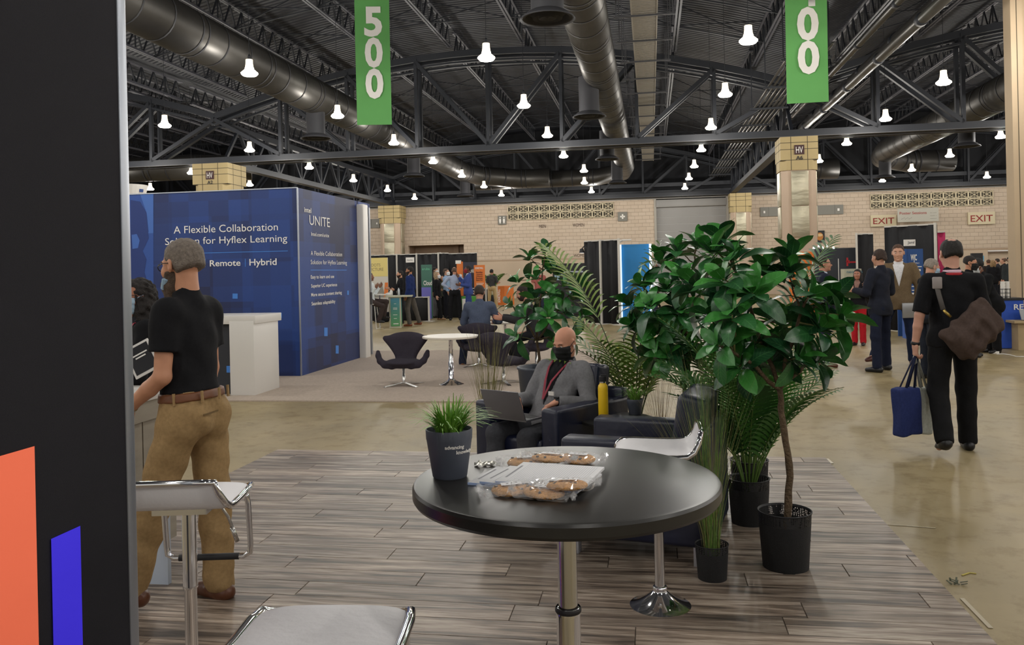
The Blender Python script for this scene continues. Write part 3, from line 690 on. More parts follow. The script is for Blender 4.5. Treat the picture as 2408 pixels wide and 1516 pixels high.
for x, y, s in ((547, 690, 12), (651, 735, 12)): fprint([(x, y+s), (x+s, y+s), (x+s, y), (x, y)], SKY)
# blue photograph of a profile head at the left end
fprint([(288, 760), (361, 760), (361, 456), (288, 458)], mat('print_photo', '#2b4f9a', .6), lift=.002)
fprint([(307, 760), (352, 760), (358, 700), (340, 640), (345, 610), (336, 590), (350, 560), (345, 500), (330, 474), (307, 470)], mat('print_photo_dark', '#1b3474', .6), lift=.004)
fprint([(312, 585), (325, 583), (329, 565), (322, 550), (310, 552)], mat('print_photo_light', '#3d66b3', .6), lift=.006)
fprint([(305, 550), (361, 548), (361, 456), (330, 457), (345, 500), (350, 545)], mat('print_photo_mid', '#4069b4', .6), lift=.0035)
ftext('intel', 715, 498, 731, 500, 12, side=True, bold=.01); ftext('UNITE', 727, 528, 775, 531, 24, side=True)
ftext('Intel.com/unite', 731, 554, 773, 558, 9, side=True, bold=.005)
ftext('A Flexible Collaboration', 730, 600, 804, 602, 11, side=True); ftext('Solution for Hyflex Learning', 730, 621, 815, 624, 11, side=True)
ftext('Easy to learn and use', 730, 655, 785, 656, 8.5, side=True, bold=.012); ftext('Superior UC experience', 731, 676, 792, 677, 8.5, side=True, bold=.012)
ftext('More secure content sharing', 731, 697, 803, 696, 8.5, side=True, bold=.012); ftext('Seamless adaptability', 732, 718, 788, 716, 8.5, side=True, bold=.012)
fprint([(730, 634), (815, 634), (815, 635.6), (730, 635.6)], SKY, True)
for x, y, w, h in ((762, 770, 8, 20), (789, 812, 7, 19), (816, 683, 4, 10)): fprint([(x, y+h), (x+w, y+h), (x+w, y), (x, y)], SKY, True)
# round white sign seen over the booth
t = thing('hanging_sign', 'white round hanging sign with a blue mark above the booth', 'sign', P(300, 445, 22), 0)
k = MB(); k.lathe([(.001, -.18), (.44, -.16), (.5, .1), (.001, .12)], 28); k.build('drum', WPN, t, smooth=False)
k = MB(); k.lathe([(.462, -.1), (.475, -.02)], 8, a0=-.5, a1=-.2); k.build('print', mat('booth_blue2', '#23427e', .6), t)
k = MB(); k.bar((0, 0, .1), (0, 0, 4), .01); k.build('cord', STL, t)
# white counter beside the booth
cp = G(585, 930); t = thing('counter', 'white counter with a dark front beside the blue booth', 'counter', cp, hall)
k = MB(); k.box((-.05, .3, .5), (.35, .74, 1.0)); k.build('body', WPN, t, bevel=.005)
k = MB(); k.box((-.58, .34, 1.02), (1.45, .8, .11)); k.build('countertop', WPN, t, bevel=.006)
k = MB(); k.box((-.75, .3, .48), (1.05, .5, .96)); fr_ = k.build('front_panel', mat('counter_dark', '#23262e', .5), t)
k = MB(); k.box((-.3, .045, .35), (.07, .01, .09)); k.build('print', SKY, fr_)
k = MB(); k.prism([(0, 0), (.16, 0), (.2, .12)], Vector((-.85, .1, 1.075)), Vector((1, 0, 0)), ZV, Vector((0, 1, 0)), .2); t2 = k.build('desk_sign', WPN, None); t2.location = cp; t2.rotation_euler = (0, 0, hall); tag(t2, 'small white wedge sign standing on the white counter', 'sign')
# carpet
CARP = mat('carpet', '#b5a79a', .95, var=.1, scale=30, bump=.6, bscale=120, spec=.1)
k = MB(); k.box((-4.6, 13.15, .008), (7.4, 6.5, .016)); k.build('carpet', CARP, None, rot=(0, 0, hall), label='pale beige carpet under the swivel chairs and blue booth', cat='carpet', kind='thing')
k = MB()
for i in range(26):
    k.mi = i % 2; k.box((-1.0+i*.16, 16.8, .004), (.16, .07, .006))
k.build('floor_tape', [mat('tape_yellow', '#c9b93f', .6), mat('tape_dark', '#6b6440', .6)], None, rot=(0, 0, hall), label='yellow and black hazard tape strip on the concrete behind the carpet', cat='tape')
# ---------------- laminate floor ----------------
def plank_mat():
    m = bpy.data.materials.new('laminate_plank'); m.use_nodes = True; nt = m.node_tree; b = nt.nodes['Principled BSDF']; b.inputs['Roughness'].default_value = .42
    tc = nt.nodes.new('ShaderNodeTexCoord'); oi = nt.nodes.new('ShaderNodeObjectInfo')
    mp = nt.nodes.new('ShaderNodeMapping'); mp.inputs['Scale'].default_value = (.85, 13, 1); nt.links.new(tc.outputs['Object'], mp.inputs[0])
    cb = nt.nodes.new('ShaderNodeCombineXYZ'); ml = nt.nodes.new('ShaderNodeMath'); ml.operation = 'MULTIPLY'; ml.inputs[1].default_value = 57; nt.links.new(oi.outputs['Random'], ml.inputs[0]); nt.links.new(ml.outputs[0], cb.inputs[2]); nt.links.new(ml.outputs[0], cb.inputs[0]); nt.links.new(cb.outputs[0], mp.inputs['Location'])
    def nz(sc, det, dist): 
        n = nt.nodes.new('ShaderNodeTexNoise'); n.inputs['Scale'].default_value = sc; n.inputs['Detail'].default_value = det; n.inputs['Distortion'].default_value = dist; nt.links.new(mp.outputs[0], n.inputs['Vector']); return n
    n1 = nz(1.6, 6, .9); n2 = nz(9, 4, .3)
    r = nt.nodes.new('ShaderNodeValToRGB'); e = r.color_ramp.elements; e[0].position = .34; e[0].color = lin('#554b43'); e[1].position = .68; e[1].color = lin('#c6b9a9')
    x = e.new(.48); x.color = lin('#938374'); x = e.new(.56); x.color = lin('#ad9d8e')
    nt.links.new(n1.outputs[0], r.inputs[0])
    r2 = nt.nodes.new('ShaderNodeValToRGB'); r2.color_ramp.elements[0].position = .3; r2.color_ramp.elements[0].color = lin('#c0b8b0'); r2.color_ramp.elements[1].position = .6; r2.color_ramp.elements[1].color = (1, 1, 1, 1); nt.links.new(n2.outputs[0], r2.inputs[0])
    mx = nt.nodes.new('ShaderNodeMix'); mx.data_type = 'RGBA'; mx.blend_type = 'MULTIPLY'; mx.inputs[0].default_value = 1; nt.links.new(r.outputs[0], mx.inputs[6]); nt.links.new(r2.outputs[0], mx.inputs[7])
    hs = nt.nodes.new('ShaderNodeHueSaturation'); mr = nt.nodes.new('ShaderNodeMapRange'); mr.inputs[3].default_value = .66; mr.inputs[4].default_value = 1.1; nt.links.new(oi.outputs['Random'], mr.inputs[0]); nt.links.new(mr.outputs[0], hs.inputs['Value'])
    nt.links.new(mx.outputs[2], hs.inputs['Color']); nt.links.new(hs.outputs[0], b.inputs['Base Color']); return m
lf = thing('plank_flooring', 'weathered grey-brown wood plank flooring under the tall table and stools', 'flooring', H(-3.4, 1.5), hall)
k = MB(); k.box((2.39, 2.81, .004), (4.78, 5.62, .008)); k.build('underlay', mat('underlay', '#5e554e', .8), lf)
PLM = plank_mat(); rnd = random.Random(11); PW, PL = .18, 1.22
row = 0; y = 5.62
offs = [.3, .95, .1, .62, 1.05, .4]
while y > .01:
    x = -(offs[row % 6]+.21*(row//6)) % PL-PL
    while x < 4.78:
        x0, x1 = max(x, 0), min(x+PL, 4.78)
        if x1-x0 > .03 and not (y < 1.6 and False):
            k = MB(); yy0 = max(y-PW, 0); L = x1-x0-.0018; Wd = y-yy0-.0018
            k.add([(-L/2, -Wd/2, 0), (L/2, -Wd/2, 0), (L/2, Wd/2, 0), (-L/2, Wd/2, 0), (-L/2+.002, -Wd/2+.002, .006), (L/2-.002, -Wd/2+.002, .006), (L/2-.002, Wd/2-.002, .006), (-L/2+.002, Wd/2-.002, .006)], [(4, 5, 6, 7), (0, 1, 5, 4), (1, 2, 6, 5), (2, 3, 7, 6), (3, 0, 4, 7)])
            k.build('plank', PLM, lf, loc=((x0+x1)/2, (y+yy0)/2, .008))
        x += PL
    y -= PW; row += 1
# ---------------- near display wall at left ----------------
wa = thing('display_wall', 'tall charcoal display wall with coral and blue bars at the left edge', 'display wall', (0, 0, 0), 0)
E0 = P(297, 636, 2.6); E0.z = 0; wpl = RV
k = MB(); L = 2.4; c0 = E0-FV*L/2-RV*.03
k.box((0, 0, 1.55), (.06, L, 3.1)); sheet = k.build('fabric_face', mat('charcoal_fabric', '#242328', .85, var=.06, scale=200, bump=.2, bscale=500, spec=.2), wa, loc=c0, rot=(0, 0, hall))
k = MB(); k.box((0, 0, 1.55), (.07, .045, 3.1)); k.build('edge_profile', EDG, wa, loc=E0-FV*.0-RV*.03, rot=(0, 0, hall), bevel=.008)
def dw(px, py): return onpl(px, py, E0, RV)
def dbar(x0, x1, ytopx0, ytopx1, m):
    p = dw(x0, ytopx0); q = dw(x1, ytopx1); z = (p.z+q.z)/2; n = RV*.004; k = MB()
    k.add([Vector((p.x, p.y, .1))+n, Vector((q.x, q.y, .1))+n, Vector((q.x, q.y, z))+n, Vector((p.x, p.y, z))+n], [(0, 1, 2, 3)]); k.build('print', m, wa)
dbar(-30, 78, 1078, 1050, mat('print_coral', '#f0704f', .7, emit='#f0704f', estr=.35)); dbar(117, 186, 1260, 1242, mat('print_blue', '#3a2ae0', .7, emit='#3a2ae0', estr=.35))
# ---------------- furniture ----------------
BLT = mat('black_tabletop', '#232220', .33, spec=.5, var=.08, scale=6); 
VIN = mat('white_vinyl', '#dcdadd', .45, bump=.15, bscale=40, scale=5)
LEA = mat('navy_leather', '#121830', .38, spec=.6, bump=.5, bscale=9, scale=4)
FEL = mat('charcoal_felt', '#35313a', .95, bump=.4, bscale=180, scale=40, spec=.2, var=.08)
CHR2 = mat('satin_chrome', '#c9c8c6', .2, metal=1)
tc_ = Vector((.125, 2.125, 0))
tt = thing('bar_table', 'round black bar-height table holding the grey planter, notepads and wrapped cookies', 'table', tc_)
k = MB(); k.lathe([(.001, 1.067), (.378, 1.067), (.386, 1.065), (.39, 1.058), (.39, 1.036), (.386, 1.029), (.378, 1.027), (.001, 1.027)], 96); o = k.build('tabletop', BLT, tt, smooth=True); shade_auto(o.data, .5)
k = MB(); k.lathe([(.15, 1.026), (.15, 1.018), (.03, 1.01)], 32); k.build('mount_plate', CHR2, tt, smooth=True)
k = MB(); k.lathe([(.0245, 1.02), (.0245, .6)], 32); k.build('pole', CHR2, tt, smooth=True)
k = MB(); k.lathe([(.0255, .735), (.031, .735), (.032, .725), (.031, .715), (.031, .04)], 32); k.build('lower_pole', CHR, tt, smooth=True)
k = MB(); k.lathe([(.0315, .737), (.034, .733), (.034, .727), (.0315, .723)], 32); k.build('ring', BLK, tt, smooth=True)
k = MB(); k.lathe([(.032, .1), (.04, .06), (.1, .03), (.21, .012), (.22, 0)], 40); k.build('base', CHR, tt, smooth=True)
def seat_surface(lip):
    # profile in y (front +) and z, offset from mount height 0
    f = lip/.1
    return [(.2, -.035), (.19, -.012), (.168, -.001), (.11, 0), (0, -.004), (-.09, -.004), (-.135, .0), (-.165, .02*f), (-.186, .06*f), (-.195, .1*f)]
def make_stool(label, loc, rz, seat_h=.76, lip=.1):
    t = thing('bar_stool', label, 'stool', loc, rz); w = .198; pr_ = seat_surface(lip)
    k = MB(); n = len(pr_); th = .022
    # padded shell with rounded outline
    rows = []
    for (y, z) in pr_:
        e = max(0, abs(y)-.14)/.055; ww = w-.006-.035*min(1, e)**2.2; rows.append((y, z, ww))
    vs = []; m_ = 9
    for (y, z, ww) in rows:
        for i in range(m_): x = -1+2*i/(m_-1); vs.append((x*ww, y, seat_h+z+.010*(1-x**4)))
    for (y, z, ww) in rows:
        for i in range(m_): x = -1+2*i/(m_-1); vs.append((x*ww, y, seat_h+z-th))
    fs = [(a*m_+i, a*m_+i+1, (a+1)*m_+i+1, (a+1)*m_+i) for a in range(n-1) for i in range(m_-1)]
    fs = [tuple(reversed(f)) for f in fs]
    B = n*m_
    fs += [tuple(B+q for q in reversed(f)) for f in fs]
    for a in range(n-1): fs += [(a*m_, B+a*m_, B+(a+1)*m_, (a+1)*m_), (a*m_+m_-1, (a+1)*m_+m_-1, B+(a+1)*m_+m_-1, B+a*m_+m_-1)]
    for i in range(m_-1): fs += [(i, i+1, B+i+1, B+i), ((n-1)*m_+i, B+(n-1)*m_+i, B+(n-1)*m_+i+1, (n-1)*m_+i+1)]
    k.add(vs, fs); o = k.build('seat', VIN, t, smooth=True)
    s2 = o.modifiers.new('s', 'SUBSURF'); s2.levels = 1; s2.render_levels = 1
    # chrome rim, flat band all round
    k = MB(); left = [(-ww-.004, y, seat_h+z-.008) for y, z, ww in rows]; right = [(ww+.004, y, seat_h+z-.008) for y, z, ww in rows]
    loop = left+[(x, -.203, seat_h+lip-.006) for x in (-.11, 0, .11)]+list(reversed(right))
    k.tube(loop, .0125, 10, cap=True); k.tube([(-.16, .202, seat_h-.045), (.16, .202, seat_h-.045)], .0125, 10); k.build('rim', CHR, t, smooth=True)
    k = MB(); fz = seat_h-.31
    q = [(-.15, .187, seat_h-.045), (-.165, .19, seat_h-.06), (-.168, .192, seat_h-.09), (-.168, .215, fz+.05), (-.165, .217, fz+.015), (-.14, .218, fz), (.14, .218, fz), (.165, .217, fz+.015), (.168, .215, fz+.05), (.168, .192, seat_h-.09), (.165, .19, seat_h-.06), (.15, .187, seat_h-.045)]
    k.tube(q, .0115, 12); k.build('footrest', CHR, t, smooth=True)
    k = MB(); k.tube([(-.12, .218, fz), (.12, .218, fz)], .0135, 12); k.build('footrest_grip', BLK, t, smooth=True)
    k = MB(); k.box((0, 0, seat_h-.038), (.2, .2, .02)); k.lathe([(.05, seat_h-.05), (.027, seat_h-.07), (.027, .43)], 28); k.build('pole', CHR, t, smooth=False); t.children[-1].data.polygons.foreach_set('use_smooth', [True]*len(t.children[-1].data.polygons)); shade_auto(t.children[-1].data)
    k = MB(); k.lathe([(.0275, .432), (.0275, .425), (.023, .42), (.023, .06)], 28); k.build('lower_pole', CHR, t, smooth=True)
    k = MB(); k.lathe([(.023, .105), (.031, .103), (.034, .1), (.034, .088), (.031, .084)]+[(r_/1000, .006+.074*(1-(r_/1000-.033)/.177)**2.3) for r_ in range(33, 206, 6)]+[(.208, .006), (.21, 0)], 64); k.build('base', CHR, t, smooth=True)
    k = MB(); k.tube([(.03, .02, seat_h-.055), (.1, .06, seat_h-.06), (.125, .075, seat_h-.11), (.15, .09, seat_h-.2)], .006, 8); k.tube([(.135, .081, seat_h-.15), (.152, .092, seat_h-.21)], .009, 8); k.build('height_lever', CHR2, t, smooth=True)
    return t
pL = G(449, 1642)
make_stool('white bar stool with chrome frame beside the man in khaki trousers', P(443, 1150, 3.15)*1 - Vector((0, 0, P(443, 1150, 3.15).z)), math.radians(2), .775)
make_stool('white bar stool behind the round black table, over the empty armchair', G(1553, 1428), math.radians(80), .76)
pf = P(752, 1500, 1.93); make_stool('nearest white bar stool, cut off by the bottom edge', (pf.x, 1.90, 0), math.radians(-3), .77, .05)
def armchair(label, c, fdir):
    t = thing('armchair', label, 'armchair', (c[0], c[1], 0), face_rz(*fdir))
    W, D, AH, AW = .80, .80, .665, .15
    def bx(nm, cc, sz, bev, m=LEA): k = MB(); k.box(cc, sz); return k.build(nm, m, t, bevel=bev)
    for s in (-1, 1): bx('armrest', (s*(W/2-AW/2), .0, (AH+.12)/2), (AW, D, AH-.12), .025)
    bx('seat_base', (0, -.02, .22), (W-2*AW-.004, D-.06, .2), .015)
    bx('seat_cushion', (0, -.04, .375), (W-2*AW-.01, D-.1, .13), .03)
    k = MB(); Mx = Matrix.Rotation(math.radians(-9), 3, 'X'); k.box((0, .27, .62), (W-2*AW-.006, .17, .56), Mx); b = k.build('backrest', LEA, t, bevel=.035)
    bx('back_panel', (0, D/2-.03, .42), (W-.02, .08, .62), .02)
    for sx in (-1, 1):
        for sy in (-1, 1): bx('leg', (sx*(W/2-.07), sy*(D/2-.06), .062), (.06, .045, .124), .003, mat('brushed_leg', '#b9bac0', .35, metal=.5))
    return t
armchair('empty black leather armchair in front of the round black table, facing left', (.765, 4.84), (-.93, .37))
armchair('black leather armchair with the bald man sitting in it', (.27, 6.05), (-.70, -.71))
# small round side table between the armchairs
st = thing('side_table', 'small round black side table between the armchairs', 'table', P(1450, 990, 5.75).to_2d().to_3d())
k = MB(); k.lathe([(.001, .56), (.26, .56), (.262, .555), (.262, .54), (.001, .538)], 40); k.build('tabletop', BLT, st, smooth=False)
k = MB(); k.lathe([(.02, .54), (.02, .03)], 16); k.build('pole', CHR2, st, smooth=True)
k = MB(); k.lathe([(.02, .04), (.16, .015), (.17, 0)], 28); k.build('base', CHR2, st, smooth=True)
sp = st.location
wb = thing('water_bottle', 'yellow metal water bottle with a black cap on the side table', 'bottle', (P(1419, 970, 5.66).x, 5.66, .56)); wb.scale = (.95, .95, 1.22)
k = MB(); k.lathe([(.001, .0), (.034, .0), (.036, .004), (.036, .185), (.033, .2), (.024, .208), (.023, .214)], 32); k.build('body', mat('bottle_yellow', '#f0c61c', .4), wb, smooth=True)
k = MB(); k.lathe([(.023, .212), (.023, .222)], 24); k.build('neck_ring', CHR, wb, smooth=True)
k = MB(); k.lathe([(.001, .222), (.026, .222), (.027, .226), (.027, .248), (.024, .252), (.001, .252)], 24); k.box((.006, 0, .255), (.04, .012, .008)); k.build('cap', BLK, wb, smooth=False)
# swan style swivel chairs
s = SDF((-.42, -.4, .2), (.42, .42, .84), .011)
s.ell((0, -.03, .345), (.25, .25, .05), k=.03); s.ell((0, .0, .315), (.24, .22, .06), k=.05)
for i in range(9):
    t_ = i/8; w_ = .10+.20*t_**1.3; s.cap((-w_, .17+.07*t_-.10*(w_/.3)**2*.6, .37+.30*t_), (0, .19+.075*t_, .37+.30*t_), .034, k=.04); s.cap((w_, .17+.07*t_-.10*(w_/.3)**2*.6, .37+.30*t_), (0, .19+.075*t_, .37+.30*t_), .034, k=.04)
s.ell((0, .245, .66), (.27, .045, .095), k=.05)
for sx in (-1, 1):
    pts = [(sx*.14, -.13, .30), (sx*.24, -.13, .32), (sx*.31, -.10, .37), (sx*.345, -.06, .44), (sx*.355, -.03, .49)]
    for i in range(4): s.cap(pts[i], pts[i+1], .045-.004*i, .041-.004*i, k=.04)
SHELL = s.mesh('shell', FEL)
def swan(label, loc, rz, shell=True):
    t = thing('swivel_chair', label, 'chair', loc, rz); link('shell', SHELL, t)
    k = MB(); k.lathe([(.018, .3), (.018, .16), (.024, .155), (.024, .05)], 16); k.build('pole', CHR2, t, smooth=True)
    for q in range(4):
        a_ = math.pi/4+q*math.pi/2; d_ = Vector((math.cos(a_), math.sin(a_), 0)); k = MB(); k.bar(d_*.02+Vector((0, 0, .05)), d_*.33+Vector((0, 0, .014)), .05, .014); k.build('leg', CHR2, t)
    return t
SW1 = G(950, 908); SW2 = G(1185, 903)
swan('dark felt swivel chair facing the viewer, left of the white round table', SW1, math.radians(-5))
swan('dark felt swivel chair right of the white round table, empty, seen from behind', SW2, math.radians(150))
SW3 = G(1127, 862); SW4 = G(1262, 862)
swan('dark felt swivel chair under the man in the slate blue jacket', SW3, math.radians(178))
swan('dark felt swivel chair under the bearded young man', SW4, face_rz(-.95, .1))
def rtable(label, loc, r, h, m):
    t = thing('round_table', label, 'table', loc)
    k = MB(); k.lathe([(.001, h), (r-.006, h), (r, h-.006), (r, h-.024), (r-.006, h-.03), (.001, h-.03)], 48); k.build('tabletop', m, t, smooth=False)
    k = MB(); k.lathe([(.1, h-.03), (.1, h-.036), (.03, h-.045), (.03, h*.48), (.038, h*.47), (.038, .1), (.05, .075), (.09, .05), (.18, .015), (.2, 0)], 32); k.build('pedestal', CHR, t, smooth=True)
    return t
rtable('white round cafe table with chrome pedestal beside the swivel chairs', G(1062, 905), .40, .70, mat('laminate_white', '#d9d2c6', .35))
t2 = rtable('second white round table between the two seated men', G(1190, 848), .36, .70, MATS['laminate_white'])
k = MB(); k.box((0, 0, .002), (.21, .3, .004), Matrix.Rotation(.5, 3, 'Z')); o = k.build('paper_sheet', WHT, None, label='sheet of paper on the second white round table', cat='paper'); o.location = t2.location+Vector((-.05, -.1, .701))
# counter with lattice front behind the khaki man
lc = thing('counter', 'light grey wood counter with open slots at the left, under the leaning man', 'counter', G(430, 1370)+Vector((-.66, .3, 0)), hall)
LWD = mat('counter_greywood', '#9c9486', .6, var=.1, scale=3, stretch=(1, 1, 6)); PNL = mat('panel_pale_blue', '#b9c4d4', .4)
k = MB(); k.box((-.1, 0, .955), (1.1, .5, .04)); k.build('countertop', WPN, lc, bevel=.004)
k = MB(); k.box((-.1, 0, .88), (1.06, .46, .11)); k.box((-.1, .1, .5), (1.0, .3, .8)); k.box((.32, -.14, .66), (.16, .16, .44)); k.box((-.3, -.14, .70), (.7, .14, .05)); k.box((-.3, -.14, .5), (.7, .14, .1)); k.build('body', LWD, lc)
k = MB(); k.box((-.2, -.09, .76), (.7, .1, .1)); k.build('slot_back', mat('slot_dark', '#4a443e', .8), lc)
k = MB(); k.box((0.02, -.24, .23), (1.28, .03, .46)); k.build('kick_panel', PNL, lc)
# ---------------- plants ----------------
def leaf_mat(name, c1, c2, vein=True, rough=.34):
    m = bpy.data.materials.new(name); m.use_nodes = True; nt = m.node_tree; b = nt.nodes['Principled BSDF']; b.inputs['Roughness'].default_value = rough; b.inputs['Specular IOR Level'].default_value = .5
    oi = nt.nodes.new('ShaderNodeObjectInfo'); r = nt.nodes.new('ShaderNodeValToRGB'); r.color_ramp.elements[0].color = lin(c1); r.color_ramp.elements[1].color = lin(c2); nt.links.new(oi.outputs['Random'], r.inputs[0])
    out = r.outputs[0]
    if vein:
        tc = nt.nodes.new('ShaderNodeTexCoord'); sp = nt.nodes.new('ShaderNodeSeparateXYZ'); nt.links.new(tc.outputs['Object'], sp.inputs[0])
        def mth(op, a, b_=None):
            n = nt.nodes.new('ShaderNodeMath'); n.operation = op
            for i, v in enumerate((a, b_)):
                if v is None: continue
                if isinstance(v, (int, float)): n.inputs[i].default_value = v
                else: nt.links.new(v, n.inputs[i])
            return n.outputs[0]
        ax = mth('ABSOLUTE', sp.outputs[0]); w = mth('FRACT', mth('MULTIPLY', mth('SUBTRACT', sp.outputs[1], mth('MULTIPLY', ax, .8)), 9.0)); st_ = mth('LESS_THAN', w, .1); md = mth('LESS_THAN', ax, .012); vv = mth('MAXIMUM', st_, md)
        mx = nt.nodes.new('ShaderNodeMix'); mx.data_type = 'RGBA'; mx.blend_type = 'MIX'; mx.inputs[7].default_value = lin('#5c9a55'); nt.links.new(mth('MULTIPLY', vv, .28), mx.inputs[0]); nt.links.new(out, mx.inputs[6]); out = mx.outputs[2]
        bp = nt.nodes.new('ShaderNodeBump'); bp.inputs['Distance'].default_value = .02; bp.inputs['Strength'].default_value = .5; nt.links.new(vv, bp.inputs['Height']); nt.links.new(bp.outputs[0], b.inputs['Normal'])
    nt.links.new(out, b.inputs['Base Color']); return m
LFD = leaf_mat('leaf_dark', '#1a4529', '#2a6430'); LFM = leaf_mat('leaf_mid', '#2f722f', '#45903b')
def leaf_mesh(m, droop, fold, wd=.24):
    k = MB(); n = 8; vs = []
    for i in range(n+1):
        t = i/n; w = wd*(math.sin(math.pi*min(1, t**1.05*.96+.04))**.6)*(1 if t < .99 else .05); y = t; z = .12*math.sin(t*2.2)-droop*t*t
        for x, f in ((-1, 1), (-.5, .6), (0, 0), (.5, .6), (1, 1)): vs.append((x*w, y-.04*abs(x)*(1-t), z+fold*f*w+.012*math.sin(t*14)*abs(x)))
    fs = [(i*5+j, i*5+j+1, (i+1)*5+j+1, (i+1)*5+j) for i in range(n) for j in range(4)]
    k.add(vs, fs); k.tube([(0, -.12, 0), (0, 0, 0), (0, .5, .105-droop*.25-.008)], [.012, .012, .006], 4); me = k.mesh('leaf', m, True); return me
LEAVES = [leaf_mesh(LFD, .35, .12, .27), leaf_mesh(LFD, .6, .15, .29), leaf_mesh(LFM, .25, .15, .26), leaf_mesh(LFM, .5, .1, .28), leaf_mesh(LFD, .2, .2, .25)]
BARK = mat('bark', '#5d4c38', .85, var=.25, scale=25, bump=1.5, bscale=60); STEM = mat('twig_green', '#6b6b3e', .7)
def orient(d, up_hint, roll=0):
    y = d.normalized(); x = y.cross(up_hint)
    if x.length < 1e-3: x = y.cross(Vector((1, 0, 0)))
    x.normalize(); z = x.cross(y); M = Matrix((x, y, z)).transposed(); return (M @ Matrix.Rotation(roll, 3, 'Y')).to_euler()
def ficus(label, base, trunk, clusters, seed, L=(.13, .2), nl=(8, 11), pot=None, thick=.013):
    rnd = random.Random(seed); t = thing('potted_ficus', label, 'potted tree', base); B = Vector(base)
    def bend(a, b, n=6, amp=.015):
        a, b = Vector(a), Vector(b); return [a.lerp(b, i/n)+(Vector((rnd.uniform(-1, 1), rnd.uniform(-1, 1), 0))*amp if 0 < i < n else Vector()) for i in range(n+1)]
    tr = [Vector(p)-B for p in trunk]; pts = []
    for i in range(len(tr)-1): pts += bend(tr[i], tr[i+1], 5, .004)[:-1]
    pts.append(tr[-1]); n = len(pts)
    k = MB(); k.tube(pts, [thick*(1.15-.35*i/n)*(1+.12*(i % 3 == 0)) for i in range(n)], 10); k.build('trunk', BARK, t, smooth=True)
    fork = pts[-1]; mids = [fork]
    ct = Vector((0, 0, 0))
    cl = [Vector(c)-B for c in clusters]; cen = sum(cl, Vector())/len(cl)
    # main limbs then twigs to the clusters
    mains = []
    for q in range(4):
        far = max(cl, key=lambda c: (c-fork).length if not mains else min([(c-m).length for m in mains])); mains.append(far)
    for i, m_ in enumerate(mains):
        mid = fork.lerp(m_, .55)+Vector((0, 0, .03)); path = bend(fork, mid, 4, .012)+bend(mid, m_, 4, .012)[1:]
        k = MB(); k.tube(path, [thick*.62*(1-.6*j/8)+.002 for j in range(9)], 8); k.build('branch', BARK, t, smooth=True); mids += path[2:7]
    for c in cl:
        if c in mains: continue
        s_ = min(mids, key=lambda p: (p-c).length+(0 if p.z < c.z+.05 else .3)); path = bend(s_, c, 4, .01)
        k = MB(); k.tube(path, [thick*.38, thick*.34, thick*.3, thick*.25, thick*.2], 6); k.build('twig', STEM if rnd.random() < .5 else BARK, t, smooth=True)
    for c in cl:
        axis = (c-cen).normalized()*.6+Vector((0, 0, .7)); axis.normalize(); n = rnd.randint(*nl); ph = rnd.uniform(0, 6.28)
        sd = axis.cross(Vector((1, 0, 0))).normalized(); u = sd.cross(axis)
        for i in range(n):
            a_ = ph+i*2.4; tilt = math.radians(20+ (92-20)*((i+.5)/n)**.7+rnd.uniform(-8, 8)+ (30 if i > n*.75 else 0)); d = axis*math.cos(tilt)+(sd*math.cos(a_)+u*math.sin(a_))*math.sin(tilt)
            s_ = rnd.uniform(*L)*(.62+.38*(i/n)); lm = LEAVES[rnd.choice((0, 1, 4, 0, 1, 2, 3) if i > n*.35 else (2, 3, 0, 2))]
            st_ = c-axis*(.05*i/n)+d*.02
            link('leaf', lm, t, loc=st_, rot=orient(d, axis, rnd.uniform(-.35, .35)), scale=(s_,)*3)
    return t
def plant_pot_black(t, r, h, seed=0):
    m = MATS.get('black_basket') or mat('black_basket', '#1b1b1d', .6, bump=1.0, bscale=420, scale=100)
    if 'basket_perf' not in MATS:
        pm = mat('basket_perf', '#1b1b1d', .55); nt = pm.node_tree; b = nt.nodes['Principled BSDF']; tc = nt.nodes.new('ShaderNodeTexCoord'); vo = nt.nodes.new('ShaderNodeTexVoronoi'); vo.inputs['Scale'].default_value = 110; vo.inputs['Randomness'].default_value = .2; nt.links.new(tc.outputs['Object'], vo.inputs['Vector'])
        c_ = nt.nodes.new('ShaderNodeMath'); c_.operation = 'GREATER_THAN'; c_.inputs[1].default_value = .36; nt.links.new(vo.outputs['Distance'], c_.inputs[0]); nt.links.new(c_.outputs[0], b.inputs['Alpha'])
    k = MB(); k.lathe([(.001, 0), (r*.8, 0), (r*.86, h*.03), (r*.98, h*.8)], 40); k.build('pot', m, t, smooth=True)
    k = MB(); k.lathe([(r*.98, h*.8), (r, h*.985)], 40); k.build('perforated_band', MATS['basket_perf'], t, smooth=True)
    k = MB(); k.lathe([(r*.975, h*.97), (r*1.03, h*.985), (r*1.035, h), (r*.99, h*1.005), (r*.965, h*.97)], 40); k.build('rim', BLK, t, smooth=True)
    k = MB(); k.lathe([(r*.9, h*.6), (r*.5, h*.64), (.001, h*.66)], 20); k.build('soil', mat('soil', '#3a3026', .95, var=.4, scale=60, bump=2, bscale=80), t, smooth=True)
